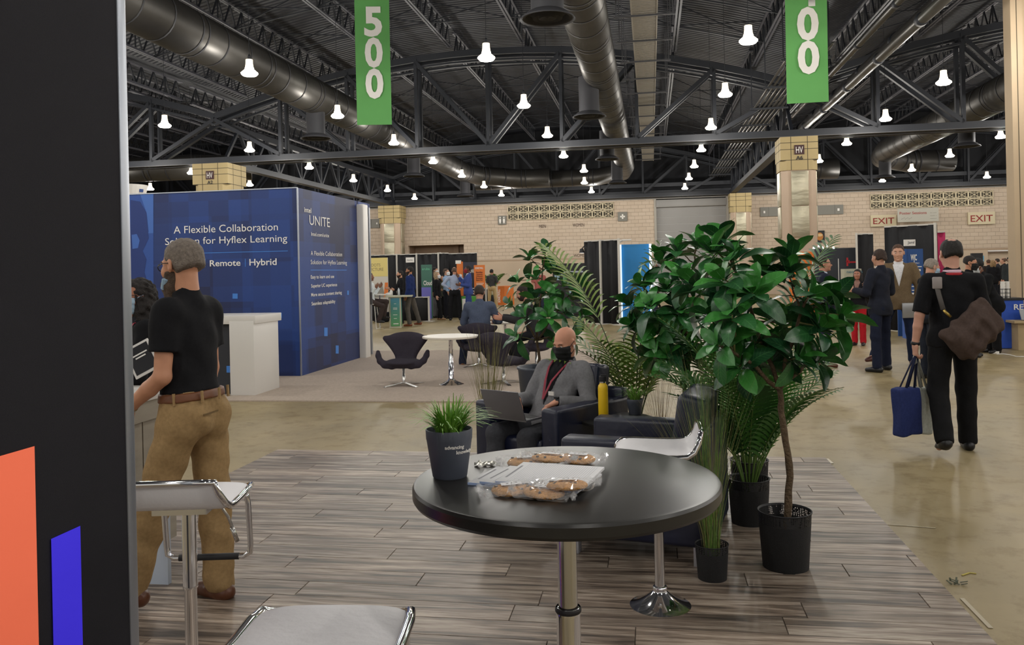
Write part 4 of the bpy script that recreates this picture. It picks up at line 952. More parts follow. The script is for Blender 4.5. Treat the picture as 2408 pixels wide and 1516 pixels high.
def frond(t, base, az, L, lean0, lean1, nl, ll, m, rachis, wid=.009, up=.35):
    """arching palm frond in thing-local coordinates; lean in radians from vertical"""
    k = MB(); pts = []; p = Vector(base); n = 16; ca = Vector((math.cos(az), math.sin(az), 0)); dirs = []
    for i in range(n+1):
        pts.append(p.copy()); th = lean0+(lean1-lean0)*(i/n)**1.4; d = ca*math.sin(th)+ZV*math.cos(th); dirs.append(d); p = p+d*(L/n)
    k.mi = 0; k.tube(pts, [.005*(1-.75*i/n)+.0012 for i in range(n+1)], 5)
    k.mi = 1; sd = Vector((-ca.y, ca.x, 0))
    for j in range(nl):
        f = up+(1-up)*j/(nl-1); i = min(n-1, int(f*n)); q = pts[i].lerp(pts[i+1], f*n-i) if i < n else pts[n]; d = dirs[i]
        l_ = ll*(math.sin(math.pi*(.18+.78*j/(nl-1)))**.6)
        for s_ in (-1, 1):
            nrm = sd.cross(d) if True else ZV
            dd = (sd*s_*.75+d*.62+nrm*-.25).normalized(); drop = .35*l_
            vs = []; m4 = 4; wv = dd.cross(nrm).normalized()
            for a_ in range(m4+1):
                tt_ = a_/m4; c_ = q+dd*l_*tt_-ZV*drop*tt_*tt_; w_ = wid*(math.sin(math.pi*(.15+.83*tt_))); vs += [c_-wv*w_, c_+wv*w_+nrm*w_*.3]
            k.add(vs, [(2*a_, 2*a_+1, 2*a_+3, 2*a_+2) for a_ in range(m4)])
    k.build('frond', [rachis, m], t, smooth=True)
PLD = leaf_mat('palm_dark', '#24541c', '#3f7426', False, .45); PLO = leaf_mat('palm_olive', '#46621f', '#71892e', False, .45); RAC = mat('rachis', '#5d7a35', .5); RAD = mat('rachis_dark', '#39472a', .6)
def palm(label, base, specs, m, pot, wid=.009, rac=RAC, z0=.18, name='potted_palm'):
    t = thing(name, label, 'potted plant', base); pot(t)
    for (az, L, l0, l1, nl, ll, up) in specs: frond(t, (math.cos(az)*.02, math.sin(az)*.02, z0), az, L, l0, l1, nl, ll, m, rac, wid, up)
    return t
def grass(t, n, h, spread, r0, m, seed, w=.0035, z0=0.0, name='blades', droop=.25, hv=.35, lean=(0, 0)):
    rnd = random.Random(seed); k = MB()
    for i in range(n):
        a_ = rnd.uniform(0, 6.283); rr = r0*math.sqrt(rnd.random()); p = Vector((math.cos(a_)*rr, math.sin(a_)*rr, z0)); hh = h*rnd.uniform(1-hv, 1.0); sp_ = spread*rnd.uniform(.1, 1); a2 = a_+rnd.uniform(-.9, .9)
        dx = math.cos(a2)*sp_+lean[0]; dy = math.sin(a2)*sp_+lean[1]; sd = Vector((-math.sin(a2+rnd.uniform(-.8, .8)), math.cos(a2), 0)).normalized(); vs = []; ns = 6
        for j in range(ns+1):
            f = j/ns; c = p+Vector((dx*f**1.6, dy*f**1.6, hh*(f-droop*sp_/max(spread, .01)*f**3))); ww = w*(1-f*.85); vs += [c-sd*ww, c+sd*ww, ]
        k.add(vs, [(2*j, 2*j+1, 2*j+3, 2*j+2) for j in range(ns)])
    return k.build(name, m, t, smooth=True, kind='stuff')
GRD_ = mat('grass_onion', '#837f4c', .6, var=.35, scale=30); GRG = mat('grass_deep', '#5f7f38', .5, var=.35, scale=30); GRT = mat('grass_bright', '#6a9a35', .45, var=.4, scale=25)
def ptpot(x0, x1, ytop, ybot, m=None): pass
# pots on the floor (px centre, bottom y)
def gpos(px, pyb, r): p = G(px, pyb); return Vector((p.x, p.y+r, 0))
pA = gpos(1866, 1357, .12); pB = gpos(1684, 1378, .075); pC = gpos(1776, 1247, .12); pD = gpos(1776, 1192, .12)
def cl(lst, Y): return [P(x, y, Y+dy) for x, y, dy in lst]
f3 = ficus('broad leaved potted ficus nearest the viewer, in a black perforated pot', pA, [pA+Vector((0, 0, .12)), P(1858, 1120, 4.36), P(1840, 985, 4.34), P(1833, 915, 4.33)],
   cl([(1640, 668, .1), (1672, 585, .1), (1728, 600, 0), (1700, 655, -.15), (1770, 690, -.2), (1722, 740, -.25), (1668, 740, 0), (1690, 812, -.2), (1760, 800, .0), (1738, 862, -.1), (1800, 640, .1), (1852, 640, 0), (1905, 690, -.1), (1955, 705, .1), (1935, 770, -.1), (1845, 760, .2), (1810, 850, .1), (1880, 840, -.1), (1935, 840, .15), (1700, 560, .2), (1862, 600, .15), (1980, 740, .0)], 4.35), 5, (.15, .235), (11, 13), thick=.017)
plant_pot_black(f3, .135, .31)
BPT = mat('planter_slate', '#4b505c', .55)
f2b = Vector((P(1612, 930, 5.75).x, 5.75, 0))
f2 = ficus('round crowned potted ficus standing behind the empty armchair', f2b, [f2b+Vector((0, 0, .15)), P(1611, 930, 5.75), P(1606, 850, 5.75), P(1603, 800, 5.75)],
   cl([(1592, 590, 0), (1640, 575, .1), (1555, 612, .1), (1508, 668, 0), (1478, 712, .1), (1530, 720, -.2), (1565, 680, -.1), (1605, 650, -.2), (1650, 660, 0), (1490, 765, 0), (1545, 780, -.1), (1600, 730, -.2), (1640, 740, -.1), (1575, 835, -.1), (1625, 830, 0), (1600, 780, .1), (1660, 800, .1), (1530, 830, .15)], 5.75), 6, (.15, .225), (11, 14))
plant_pot_black(f2, .15, .33)
f1b = Vector((P(1268, 850, 7.35).x, 7.35, 0))
f1 = ficus('potted ficus in the tall slate planter behind the bald man', f1b, [f1b+Vector((0, 0, .66)), P(1267, 832, 7.35), P(1263, 800, 7.35)],
   cl([(1283, 590, 0), (1245, 605, .1), (1215, 660, 0), (1260, 650, -.2), (1310, 640, .1), (1200, 715, 0), (1235, 745, -.2), (1290, 690, -.1), (1325, 670, 0), (1350, 700, .1), (1375, 740, .1), (1215, 790, -.1), (1290, 745, -.2), (1330, 735, -.1), (1345, 790, 0), (1365, 665, .2), (1310, 800, .15), (1258, 700, .2)], 7.35), 8, (.14, .21), (7, 10))
k = MB(); k.lathe([(.001, 0), (.13, 0), (.19, .72), (.2, .73), (.2, .745), (.185, .745), (.18, .70), (.001, .69)], 40); k.build('planter', BPT, f1, smooth=True); shade_auto(f1.children[-1].data)
rp = random.Random(4)
def fan(n, a0, a1, L, l0, l1, nl, ll, up=.3): return [(a0+(a1-a0)*i/(max(1, n-1))+rp.uniform(-.2, .2), L*rp.uniform(.85, 1.1), l0*rp.uniform(.7, 1.3), l1*rp.uniform(.85, 1.15), nl, ll, up) for i in range(n)]
palm('potted palm directly behind the small grass pot, with long olive fronds', (P(1490, 900, 6.5).x, 6.5, 0), fan(11, 0, 5.7, 1.12, .09, 1.15, 16, .27, .4)+[(2.5, 1.85, .14, .95, 18, .40, .58), (.15, 1.62, .03, .3, 14, .36, .6), (3.6, 1.1, .3, 1.5, 18, .28, .3)], PLO, lambda t: plant_pot_black(t, .14, .3), .009, RAD)
palm('potted palm in the black pot behind the nearest ficus trunk', pC, fan(15, 0, 5.9, 1.0, .22, 1.25, 22, .26, .3), PLD, lambda t: plant_pot_black(t, .125, .29), .010, RAC)
palm('potted palm in the rearmost black pot of the plant row', pD, fan(9, .4, 5.6, 1.25, .18, 1.1, 22, .28, .4)+[(.2, 1.75, .12, .8, 20, .32, .6), (2.2, 1.7, .05, .35, 14, .3, .65)], PLD, lambda t: plant_pot_black(t, .125, .29), .010, RAC)
g = thing('potted_grass', 'tall thin onion grass in the smallest black pot beside the round table', 'potted plant', pB); plant_pot_black(g, .083, .19); grass(g, 110, 1.12, .30, .04, GRG, 3, .0015, .1, droop=.1); grass(g, 95, 1.2, .42, .04, GRD_, 9, .0014, .1, name='dry_blades', droop=.1, lean=(-.08, 0))
gb = Vector((P(1640, 1000, 5.35).x+.1, 5.35, 0)); g = thing('potted_grass', 'olive onion grass behind the empty armchair backrest', 'potted plant', gb); plant_pot_black(g, .09, .2); grass(g, 120, 1.2, .5, .05, GRD_, 13, .0016, .1, droop=.1)
gb = Vector((P(1552, 950, 6.25).x, 6.25, 0)); g = thing('potted_grass', 'sparse reddish grass stalks left of the middle ficus trunk', 'potted plant', gb); plant_pot_black(g, .09, .2); grass(g, 34, 1.12, .38, .04, mat('grass_red', '#7a5f3e', .7), 14, .0022, .1)
gb = Vector((P(1148, 900, 7.3).x, 7.3, 0)); g = thing('potted_grass', 'olive onion grass left of the tall slate planter', 'potted plant', gb); plant_pot_black(g, .09, .2); grass(g, 120, 1.1, .24, .07, GRD_, 15, .0026, .1, droop=.05)
# slate pots with short grass
def smallpot(label, loc, r, h, gh, seed, n=130, txt=False):
    t = thing('potted_grass', label, 'potted plant', loc)
    k = MB(); k.lathe([(.001, 0), (r*.70, 0), (r*.74, h*.03), (r*.97, h*.78), (r*.985, h*.8), (r*1.0, h*.985), (r*.985, h), (r*.955, h), (r*.94, h*.9), (.001, h*.88)], 48); po = k.build('pot', BPT, t, smooth=True); shade_auto(po.data, .8)
    grass(t, n, gh, gh*.95, r*.55, GRT, seed, .0042 if txt else .004, h*.86, droop=.6, hv=.5)
    return t, po
tp = Vector((P(1056, 1100, 2.14).x, 2.165, 1.067))
t, po = smallpot('slate grey pot of bright green grass standing on the round black table', tp, .061, .125, .125, 21, 190, True)
def curvetext(body, parent, loc, r, z, h, a0, m, bold=.02, taper=0.0):
    me = text_mesh(body, bold); n = len(me.vertices); co = np.empty(n*3, np.float32); me.vertices.foreach_get('co', co); co = co.reshape(-1, 3); s_ = h/.73
    th = a0+co[:, 0]*s_/r; zz = z+co[:, 1]*s_; rr = r+.0012+(zz-z)*taper; out = np.stack([rr*np.cos(th), rr*np.sin(th), zz], 1)
    me.vertices.foreach_set('co', out.astype(np.float32).ravel()); me.materials.clear(); me.materials.append(m); me.update(); return link('lettering', me, parent)
curvetext('advancing', po, None, .0570, .082, .0095, math.radians(-97), WHT, .03, .15); curvetext('knowledge', po, None, .0549, .068, .0095, math.radians(-68), WHT, .03, .15)
smallpot('small slate pot of grass on the side table behind the yellow bottle', (P(1491, 960, 5.95).x, 5.95-.05, .56), .058, .11, .15, 22, 110)
# ---------------- things on the round table ----------------
TZ = 1.067
def onT(px, py, z=TZ): return G(px, py, z)
PAP = mat('paper_white', '#dcdcde', .7); PBL = mat('paper_edge_blue', '#a9bfe8', .7); LNS = mat('paper_lines', '#b9b9c0', .7); HND = mat('ink_grey', '#8d8d93', .7)
def pad(label, c0, c1, c2, z0, th):
    """c0 front-left, c1 front-right, c2 back-left on the table"""
    o = onT(*c0, z0); ux = onT(*c1, z0)-o; uy = onT(*c2, z0)-o; L = ux.length; ux = ux.normalized(); uy = (uy-ux*uy.dot(ux)); Wd = uy.length; uy = uy.normalized()
    t = thing('notepad', label, 'notepad', o, math.atan2(ux.y, ux.x)); k = MB(); k.box((L/2, Wd/2, th/2), (L, Wd, th)); k.build('paper_block', PAP, t, bevel=.0005)
    k = MB(); n = 30
    for i in range(n): k.box((L*.12+L*.84*i/n, Wd/2, th+.0002), (.0007, Wd*.9, .0002))
    k.build('ruled_lines', LNS, t); return t, L, Wd
o_ = [('bottom notepad of the fanned stack on the round table', (1100, 1139), (1330, 1160), (1150, 1099), .006), ('middle notepad of the fanned stack on the round table', (1128, 1137), (1358, 1160), (1172, 1097), .006), ('top notepad of the fanned stack, showing its ruled page', (1165, 1137), (1372, 1152), (1205, 1090), .007)]
z = TZ
for lb, a_, b_, c_, th in o_:
    t, L_, W_ = pad(lb, a_, b_, c_, z, th); z += th
    k = MB(); k.box((.012, W_/2, th+.0003), (.005, W_*.6, .0002)); k.build('heading_print', HND, t)
    k = MB(); k.box((L_/2, -.0004, th/2), (L_, .0006, th)); k.build('blue_edge', PBL, t)
COO = mat('cookie', '#d49a52', .75, var=.25, scale=70, bump=1.2, bscale=160); CHI = mat('chocolate', '#3a241c', .5)
CEL = bpy.data.materials.new('cellophane'); CEL.use_nodes = True
_nt = CEL.node_tree; _b = _nt.nodes['Principled BSDF']; _b.inputs['Base Color'].default_value = (1, 1, 1, 1); _b.inputs['Roughness'].default_value = .06; _b.inputs['Alpha'].default_value = .16; _b.inputs['Specular IOR Level'].default_value = 1.0; _b.inputs['Coat Weight'].default_value = 1
def cookie(label, px, py, z, rz, tilt, seed, r=.049, w=.061):
    rnd = random.Random(seed); c = onT(px, py, z); t = thing('wrapped_cookie', label, 'cookie', c, rz); t.rotation_euler = (tilt, rnd.uniform(-.06, .06), rz)
    k = MB(); pr = [(.001, 0), (r*.8, .0), (r*.97, .004), (r, .008), (r*.93, .013), (r*.6, .0165), (.001, .0175)]; k.lathe(pr, 28); me = k
    me.v = [(x*(1+.05*math.sin(3*math.atan2(y, x)+seed)), y*(1+.05*math.cos(2*math.atan2(y, x))), z_+.0012*math.sin(x*300+seed)*math.sin(y*260)) for x, y, z_ in me.v]; me.build('cookie_disc', COO, t, smooth=True)
    k = MB()
    for i in range(9):
        a_ = rnd.uniform(0, 6.28); q = r*math.sqrt(rnd.random())*.9; k.box((q*math.cos(a_), q*math.sin(a_), .015), (.006, .005, .005), Matrix.Rotation(a_, 3, 'Z'))
    k.build('chocolate_chips', CHI, t, kind='stuff')
    # crumpled wrapper: two-sided pillow with ruffled end seals
    vs = []; nx, ny = 26, 12; 
    for side in (1, -1):
        for i in range(nx+1):
            for j in range(ny+1):
                u, v = -1+2*i/nx, -1+2*j/ny; x = u*(w*1.32); y = v*(w*.92)*(1-.25*max(0, abs(u)-.72)/.28); e = max(0, 1-max(abs(u)/.84, abs(v))**4)
                z_ = .009+side*.0115*e**.5+rnd.uniform(-1, 1)*.0022*(1+2.2*(abs(u) > .75))
                if abs(u) > .78: z_ += .010*math.sin(v*11+seed)*(abs(u)-.7)*2+.006
                vs.append((x+rnd.uniform(-.001, .001), y+rnd.uniform(-.0015, .0015), max(z_, .0008)))
    B_ = (nx+1)*(ny+1); fs = []
    for s_ in (0, 1):
        for i in range(nx):
            for j in range(ny):
                a_ = s_*B_+i*(ny+1)+j; f = (a_, a_+ny+1, a_+ny+2, a_+1); fs.append(f if s_ == 0 else tuple(reversed(f)))
    k = MB(); k.add(vs, fs); k.build('wrapper', CEL, t)
    k = MB(); k.box((.002, .004, .0215), (.05, .026, .0006)); lb_ = k.build('sticker', PAP, t); k = MB()
    for i in range(3): k.box((-.008+i*.011, .004+.002*i, .0222), (.006, .002, .0003), Matrix.Rotation(i+.4, 3, 'Z'))
    k.build('ink_marks', BLK, lb_)
    return t
cookie('wrapped cookie at the left end of the front row on the round table', 1202, 1158, TZ, .12, 0, 1)
cookie('wrapped cookie in the middle of the front row on the round table', 1278, 1164, TZ+.002, -.2, 0, 2)
cookie('wrapped cookie at the right of the front row, lying on its neighbour', 1334, 1148, TZ+.016, -.15, -.1, 3)
cookie('wrapped cookie mostly hidden behind the top notepad', 1236, 1092, TZ, .05, 0, 4)
cookie('wrapped cookie in the middle of the back row on the round table', 1292, 1084, TZ+.01, -.3, -.1, 5)
cookie('wrapped cookie at the right end of the back row on the round table', 1358, 1085, TZ+.004, -.25, 0, 6)
t = thing('foil_wrapper', 'crumpled empty wrapper between the grey planter and the notepads', 'wrapper', onT(1146, 1094)); rnd = random.Random(2); k = MB(); vs = []
for i in range(11):
    for j in range(6): vs.append(((i-5)*.0072, (j-2.5)*.0065+rnd.uniform(-.002, .002), .0008+abs(rnd.gauss(0, .0055))*(1.0 if 0 < j < 5 else .5)+(.006 if i in (2, 8) else 0)))
k.add(vs, [(i*6+j, (i+1)*6+j, (i+1)*6+j+1, i*6+j+1) for i in range(10) for j in range(5)]); k.build('foil', mat('foil', '#c9c8bf', .25, metal=.7), t)
# ---------------- people ----------------
def skin(col): return mat('skin_'+col.lstrip('#'), col, .5, var=.06, scale=12, spec=.35)
def nrm(v): v = np.array(v, float); return v/np.linalg.norm(v)
def rotm(yaw=0, pitch=0, roll=0):
    """pitch>0 leans the top towards -Y (forward); yaw>0 turns to the person's left; roll>0 leans to +X"""
    m = Matrix.Rotation(yaw, 3, 'Z') @ Matrix.Rotation(pitch, 3, 'X') @ Matrix.Rotation(roll, 3, 'Y'); return np.array(m)
def add_head(s, c, M, f=0.0, feat=True):
    q = lambda x, y, z: c+M @ np.array([x, y, z])
    s.ell(q(0, .018, .035), (.077+f, .097+f, .086+f), M, k=.02); s.ell(q(0, -.022, -.02), (.063+f, .078+f, .093+f), M, k=.03); s.ell(q(0, -.035, -.078), (.045+f, .048+f, .036+f), M, k=.03)
    if not feat: return
    s.cap(q(-.034, -.083, .026), q(.034, -.083, .026), .012, k=.015); s.ell(q(-.04, -.068, -.025), (.024, .024, .028), M, k=.02); s.ell(q(.04, -.068, -.025), (.024, .024, .028), M, k=.02)
    for x in (-.031, .031): s.ell(q(x, -.106, .006), (.019, .014, .012), M, k=.012, op='s')
    s.cap(q(0, -.095, .008), q(0, -.116, -.030), .009, .013, k=.012); s.cap(q(-.012, -.1, -.034), q(.012, -.1, -.034), .009, k=.01)
    s.ell(q(0, -.1, -.056), (.022, .008, .006), M, k=.006); s.ell(q(0, -.098, -.067), (.020, .009, .006), M, k=.006); s.ell(q(0, -.085, -.098), (.02, .018, .016), M, k=.02)
    for x in (-1, 1): s.ell(q(x*.079, .012, -.004), (.010, .021, .033), M @ rotm(roll=0, yaw=x*-.35), k=.006); s.ell(q(x*.088, .008, -.002), (.006, .011, .018), M, k=.004, op='s')
def add_hand(s, w, dh, pn, side, curl=.5, thumb=.6, k=.006):
    """w wrist, dh direction, pn palm normal, side +1 for the left hand"""
    w = np.array(w); dh = nrm(dh); pn = np.array(pn, float); pn = nrm(pn-dh*(pn@dh)); wd = np.cross(dh, pn)*side
    M = np.stack([wd, dh, pn], 1); s.box(w+dh*.052, (.040, .048, .014), M, r=.013, k=.012); s.cap(w-dh*.02, w+dh*.03, .026, .028, k=.02, sq=(pn, 1.4))
    for i, (o, L) in enumerate(((-.030, .074), (-.0105, .084), (.009, .078), (.0275, .06))):
        b = w+dh*(.092-.004*abs(i-1.2))+wd*o; cu = curl*(1+.12*i); d1 = dh*math.cos(cu*.5)+pn*math.sin(cu*.5); d2 = dh*math.cos(cu*1.3)+pn*math.sin(cu*1.3); d3 = dh*math.cos(cu*2)+pn*math.sin(cu*2)
        p1 = b+d1*L*.42+wd*o*.12; p2 = p1+d2*L*.33; p3 = p2+d3*L*.25; s.cap(b-dh*.01, p1, .0092, .0088, k=k); s.cap(p1, p2, .0088, .008, k=.003); s.cap(p2, p3, .008, .007, k=.003)
    tb = w+dh*.025-wd*.032; td = nrm(dh*.75-wd*.75+pn*thumb); t1 = tb+td*.04; t2 = t1+nrm(td+dh*.5+pn*.2)*.03; s.cap(tb, t1, .014, .0105, k=.01); s.cap(t1, t2, .0105, .009, k=.003)
def seg_frame(a, b):
    d = nrm(np.array(b)-np.array(a)); x = np.cross(d, [0, 1, 0]); x = nrm(x) if np.linalg.norm(x) > .1 else np.array([1., 0, 0]); return np.stack([x, d, np.cross(x, d)], 1), d
def person(label, loc, rz, o, group=None):
    g = lambda k_, d=None: o.get(k_, d)
    sc = g('h', 1.76)/1.76; vx = g('vx', .012); gv = g('gvx', max(vx*1.2, .009)); t = thing('person', label, 'person', loc, rz); t.scale = (sc,)*3
    if group: t['group'] = group
    T = rotm(g('tyaw', 0), g('lean', 0), g('roll', 0)); hc = np.array([0, 0, .93]); gir = g('girth', 1.0)
    A = {}
    for sd, nm in ((1, 'L'), (-1, 'R')):
        hip = np.array([sd*.092, 0, .92]); th, sh = g('leg'+nm, ((0, 0, -1), (0, .03, -1))); kn = hip+nrm(th)*.43; an = kn+nrm(sh)*.415; A['hip'+nm], A['kn'+nm], A['an'+nm] = hip, kn, an
    dz = g('hipz')
    dz = (dz/sc-.92) if dz is not None else .085-min(A['anL'][2], A['anR'][2])
    D = np.array([0, 0, dz])
    for k_ in list(A): A[k_] = A[k_]+D
    tp = lambda x, y, z: hc+D+T @ (np.array([x, y, z])-hc)
    for sd, nm in ((1, 'L'), (-1, 'R')):
        a = g('arm'+nm, ((sd*.12, .02, -1), (sd*.05, -.15, -1))); s0 = tp(sd*.185*(.9+.1*gir)*g('shw', 1), .01, 1.405); e = s0+nrm(a[0])*.29; w = e+nrm(a[1])*.25; A['sh'+nm], A['el'+nm], A['wr'+nm] = s0, e, w; A['hd'+nm] = np.array(a[2] if len(a) > 2 else a[1], float); A['pn'+nm] = np.array(a[3] if len(a) > 3 else (-sd, 0, 0), float)
    hy, hp, hr = g('head', (0, 0, 0)); HM = T @ rotm(0, -g('lean', 0)*.7, 0) @ rotm(hy, hp, hr); nb = tp(0, .02, 1.46); hcn = nb+HM @ np.array([0, -.015, .0])+ (T @ rotm(0, -g('lean', 0)*.5+hp*.4, 0)) @ np.array([0, -.008, .168])
    SK = skin(g('skin', '#b58566'))
    # extents
    pts = np.array([A[k_] for k_ in A if k_[:2] in ('hi', 'kn', 'an', 'sh', 'el', 'wr')]+[hcn, nb])
    lo = pts.min(0)-.2; hi = pts.max(0)+.2; lo[2] = min(lo[2], pts[:, 2].min()-.1)
    # body
    s = SDF(lo, hi, vx)
    s.ell(tp(0, 0, 1.28), (.15, .09, .19), T, k=.03); s.ell(tp(0, -.01, 1.08), (.122*gir, .078*gir, .16), T, k=.04); s.ell(tp(0, 0, .95), (.145, .095, .12), T, k=.04); s.cap(tp(-.15*g('shw', 1), .01, 1.4), tp(.15*g('shw', 1), .01, 1.4), .048, k=.04)
    s.cap(tp(0, .02, 1.44), hcn+HM @ np.array([0, .02, -.06]), .056, .052, k=.03)
    add_head(s, hcn, HM)
    for sd, nm in ((1, 'L'), (-1, 'R')):
        s.cap(A['hip'+nm], A['kn'+nm], .075, .052, k=.03); s.cap(A['kn'+nm], A['an'+nm], .05, .035, k=.02)
        tdir = nrm(g('toe'+nm, (sd*.15, -1, 0))); s.cap(A['an'+nm], A['an'+nm]+tdir*.1-np.array([0, 0, .04]), .033, .026, k=.02); A['toe'+nm] = tdir
        s.cap(A['sh'+nm], A['el'+nm], .046, .038, k=.03); s.cap(A['el'+nm], A['el'+nm]*.6+A['wr'+nm]*.4, .039, .038, k=.015); s.cap(A['el'+nm]*.6+A['wr'+nm]*.4, A['wr'+nm], .038, .026, k=.01)
        add_hand(s, A['wr'+nm], A['hd'+nm], A['pn'+nm], sd, g('curl', .5))
    s.build('body', SK, t)
    # head parts
    def hs(vx_=None, ext=.2): return SDF(hcn-ext, hcn+ext, vx_ or min(vx, .008))
    q = lambda x, y, z: hcn+HM @ np.array([x, y, z]); hv = g('hair')
    if hv:
        st_, col = hv; s = hs(ext=.26); s.ell(q(0, .022, .04), (.082, .102, .087), HM, k=0)
        if st_ in ('short', 'balding', 'bun', 'ring', 'afro'): s.ell(q(0, .06, -.02), (.07, .06, .07), HM, k=.03)
        if st_ == 'afro': s.ell(q(0, .03, .05), (.1, .11, .1), HM, k=.02)
        if st_ in ('long', 'curly'):
            s.ell(q(0, .045, -.04), (.1, .085, .12), HM, k=.04); s.ell(q(-.05, .03, -.12), (.05, .06, .1), HM, k=.05); s.ell(q(.05, .03, -.12), (.05, .06, .1), HM, k=.05)
        if st_ == 'curly': s.wrinkle(.012, 60, 70, 1.0)
        s.box(q(0, -.125, -.06), (.12, .085, .122), HM, r=.035, k=.02, op='s')
        s.ell(q(-.085, -.01, -.03), (.02, .03, .05), HM, k=.01, op='s') if st_ not in ('long', 'curly') else None
        s.ell(q(.085, -.01, -.03), (.02, .03, .05), HM, k=.01, op='s') if st_ not in ('long', 'curly') else None
        if st_ not in ('long', 'curly'): s.plane(q(0, 0, -.055), HM @ np.array([0, .35, -1]), k=.015)
        if st_ in ('balding', 'ring'): s.ell(q(0, -.01 if st_ == 'ring' else .055, .125), (.062, .095, .06) if st_ == 'ring' else (.035, .04, .035), HM, k=.02, op='s')
        if st_ == 'bun': s.ell(q(.0, .125, -.02), (.03, .03, .036), HM, k=.01)
        s.wrinkle(.003, 90, 40, .5); s.build('hair', mat('hair_'+col.lstrip('#'), col, .75, var=.3, scale=70, bump=.6, bscale=150), t)
    if g('beard'):
        s = hs(ext=.3); add_head(s, hcn, HM, .008, False); s.box(q(0, 0, .13), (.2, .2, .155), HM, r=.01, k=.01, op='s'); s.plane(q(0, .02, 0), HM @ np.array([0, 1, 0]))
        for x in g('beard')[1:]: s.cap(q(0, -.06, -.1), q(*x), .05, .02, k=.04)
        s.wrinkle(.005, 80, 60, .3); s.build('beard', mat('hair_'+g('beard')[0].lstrip('#'), g('beard')[0], .85, var=.3, scale=70, bump=.6, bscale=150), t)
    if g('mask'):
        s = hs(); add_head(s, hcn, HM, .010, False); s.ell(q(-.04, -.068, -.025), (.034, .034, .038), HM, k=.02); s.ell(q(.04, -.068, -.025), (.034, .034, .038), HM, k=.02); s.cap(q(0, -.1, -.01), q(0, -.112, -.035), .014, .02, k=.03); s.cap(q(0, -.105, -.06), q(0, -.09, -.1), .022, .03, k=.03)
        s.plane(q(0, -.03, 0), HM @ np.array([0, 1, 0])); s.plane(q(0, 0, g('mask_top', -.016)), HM @ np.array([0, .25, 1])); s.plane(q(0, 0, -.118), HM @ np.array([0, 0, -1])); s.wrinkle(.003, 3, 190, .2)
        mm = s.build('face_mask', mat('mask_'+g('mask').lstrip('#'), g('mask'), .85), t); k = MB()
        for x in (-1, 1):
            k.tube([q(x*.062, -.045, -.03), q(x*.08, -.01, -.0), q(x*.088, .02, .015)], .0022, 5); k.tube([q(x*.05, -.05, -.095), q(x*.077, -.01, -.06), q(x*.088, .025, -.02)], .0022, 5)
        k.build('ear_loops', MATS['mask_'+g('mask').lstrip('#')], mm)
    if g('glasses'):
        k = MB()
        for x in (-1, 1): k.tube([q(x*.033+.024*math.cos(a), -.114+.01*abs(math.cos(a)), .006+.018*math.sin(a)) for a in np.linspace(0, 6.283, 13)], .0022, 5, cap=False); k.tube([q(x*.057, -.1, .012), q(x*.083, -.03, .014), q(x*.087, .02, .008)], .0022, 5)
        k.tube([q(-.01, -.118, .01), q(.01, -.118, .01)], .0022, 5); k.build('glasses', BLK, t, smooth=True)
    if g('eyes', True) and vx <= .011:
        for x in (-1, 1):
            k = MB(); Mx = Matrix.Identity(3); k.lathe([(.0105*math.sin(a), -.0105*math.cos(a)) for a in np.linspace(.01, 3.13, 8)], 12, q(x*.031, -.085, .006)); e = k.build('eye', mat('eye_white', '#cfc6bd', .3), t, smooth=True)
            k = MB(); k.lathe([(.0055*math.sin(a), -.0055*math.cos(a)) for a in np.linspace(.01, 3.13, 6)], 10, q(x*.031, -.0925, .005)); k.build('iris', mat('iris_dark', '#2a211c', .2), e, smooth=True)
        k = MB()
        for x in (-1, 1): k.tube([q(x*.014, -.098, .027), q(x*.032, -.098, .034), q(x*.05, -.086, .028)], .0035, 5)
        k.build('eyebrows', mat('brow_'+(hv[1].lstrip('#') if hv else '5b4433'), hv[1] if hv else '#6b4f3c', .9), t)
    # trousers
    tr = g('trousers')
    if tr:
        lo2 = np.minimum(lo, 99); s = SDF(lo, np.array([hi[0], hi[1], max(tp(0, 0, 1.1)[2], A['knL'][2], A['knR'][2])+.15]), gv)
        s.ell(tp(0, .0, .95), (.158*gir, .112*gir, .13), T, k=.04); s.ell(tp(-.07, .045, .9), (.09, .09, .1), T, k=.04); s.ell(tp(.07, .045, .9), (.09, .09, .1), T, k=.04); s.cap(tp(-.06, 0, 1.02), tp(.06, 0, 1.02), .085*gir, k=.05)
        lw = g('legw', 1.0)
        for nm in 'LR':
            s.cap(A['hip'+nm], A['kn'+nm], .088*lw, .071*lw, k=.035); s.cap(A['kn'+nm], A['an'+nm]+np.array([0, 0, .0]), .07*lw, .064*lw, k=.025)
        s.wrinkle(g('twr', .004), 16, 26, 2.0); s.plane(tp(0, 0, g('waist', 1.02)), T @ np.array([0, 0, 1]))
        for nm in 'LR':
            M, d = seg_frame(A['kn'+nm], A['an'+nm]); s.box(A['an'+nm]+d*.135, (.14, .1, .14), M, r=.002, k=.0, op='s')
        s.build('trousers', cloth(tr), t)
        if g('belt'):
            s = SDF(tp(0, 0, 1.0)-.3, tp(0, 0, 1.0)+.3, .006); s.ell(tp(0, .0, .95), (.172*gir, .126*gir, .145), T, k=.04); s.cap(tp(-.06, 0, 1.02), tp(.06, 0, 1.02), .102*gir, k=.05); s.plane(tp(0, 0, 1.03), T @ np.array([0, 0, 1])); s.plane(tp(0, 0, .99), T @ np.array([0, 0, -1])); s.build('belt', mat('belt_leather', g('belt'), .5), t)
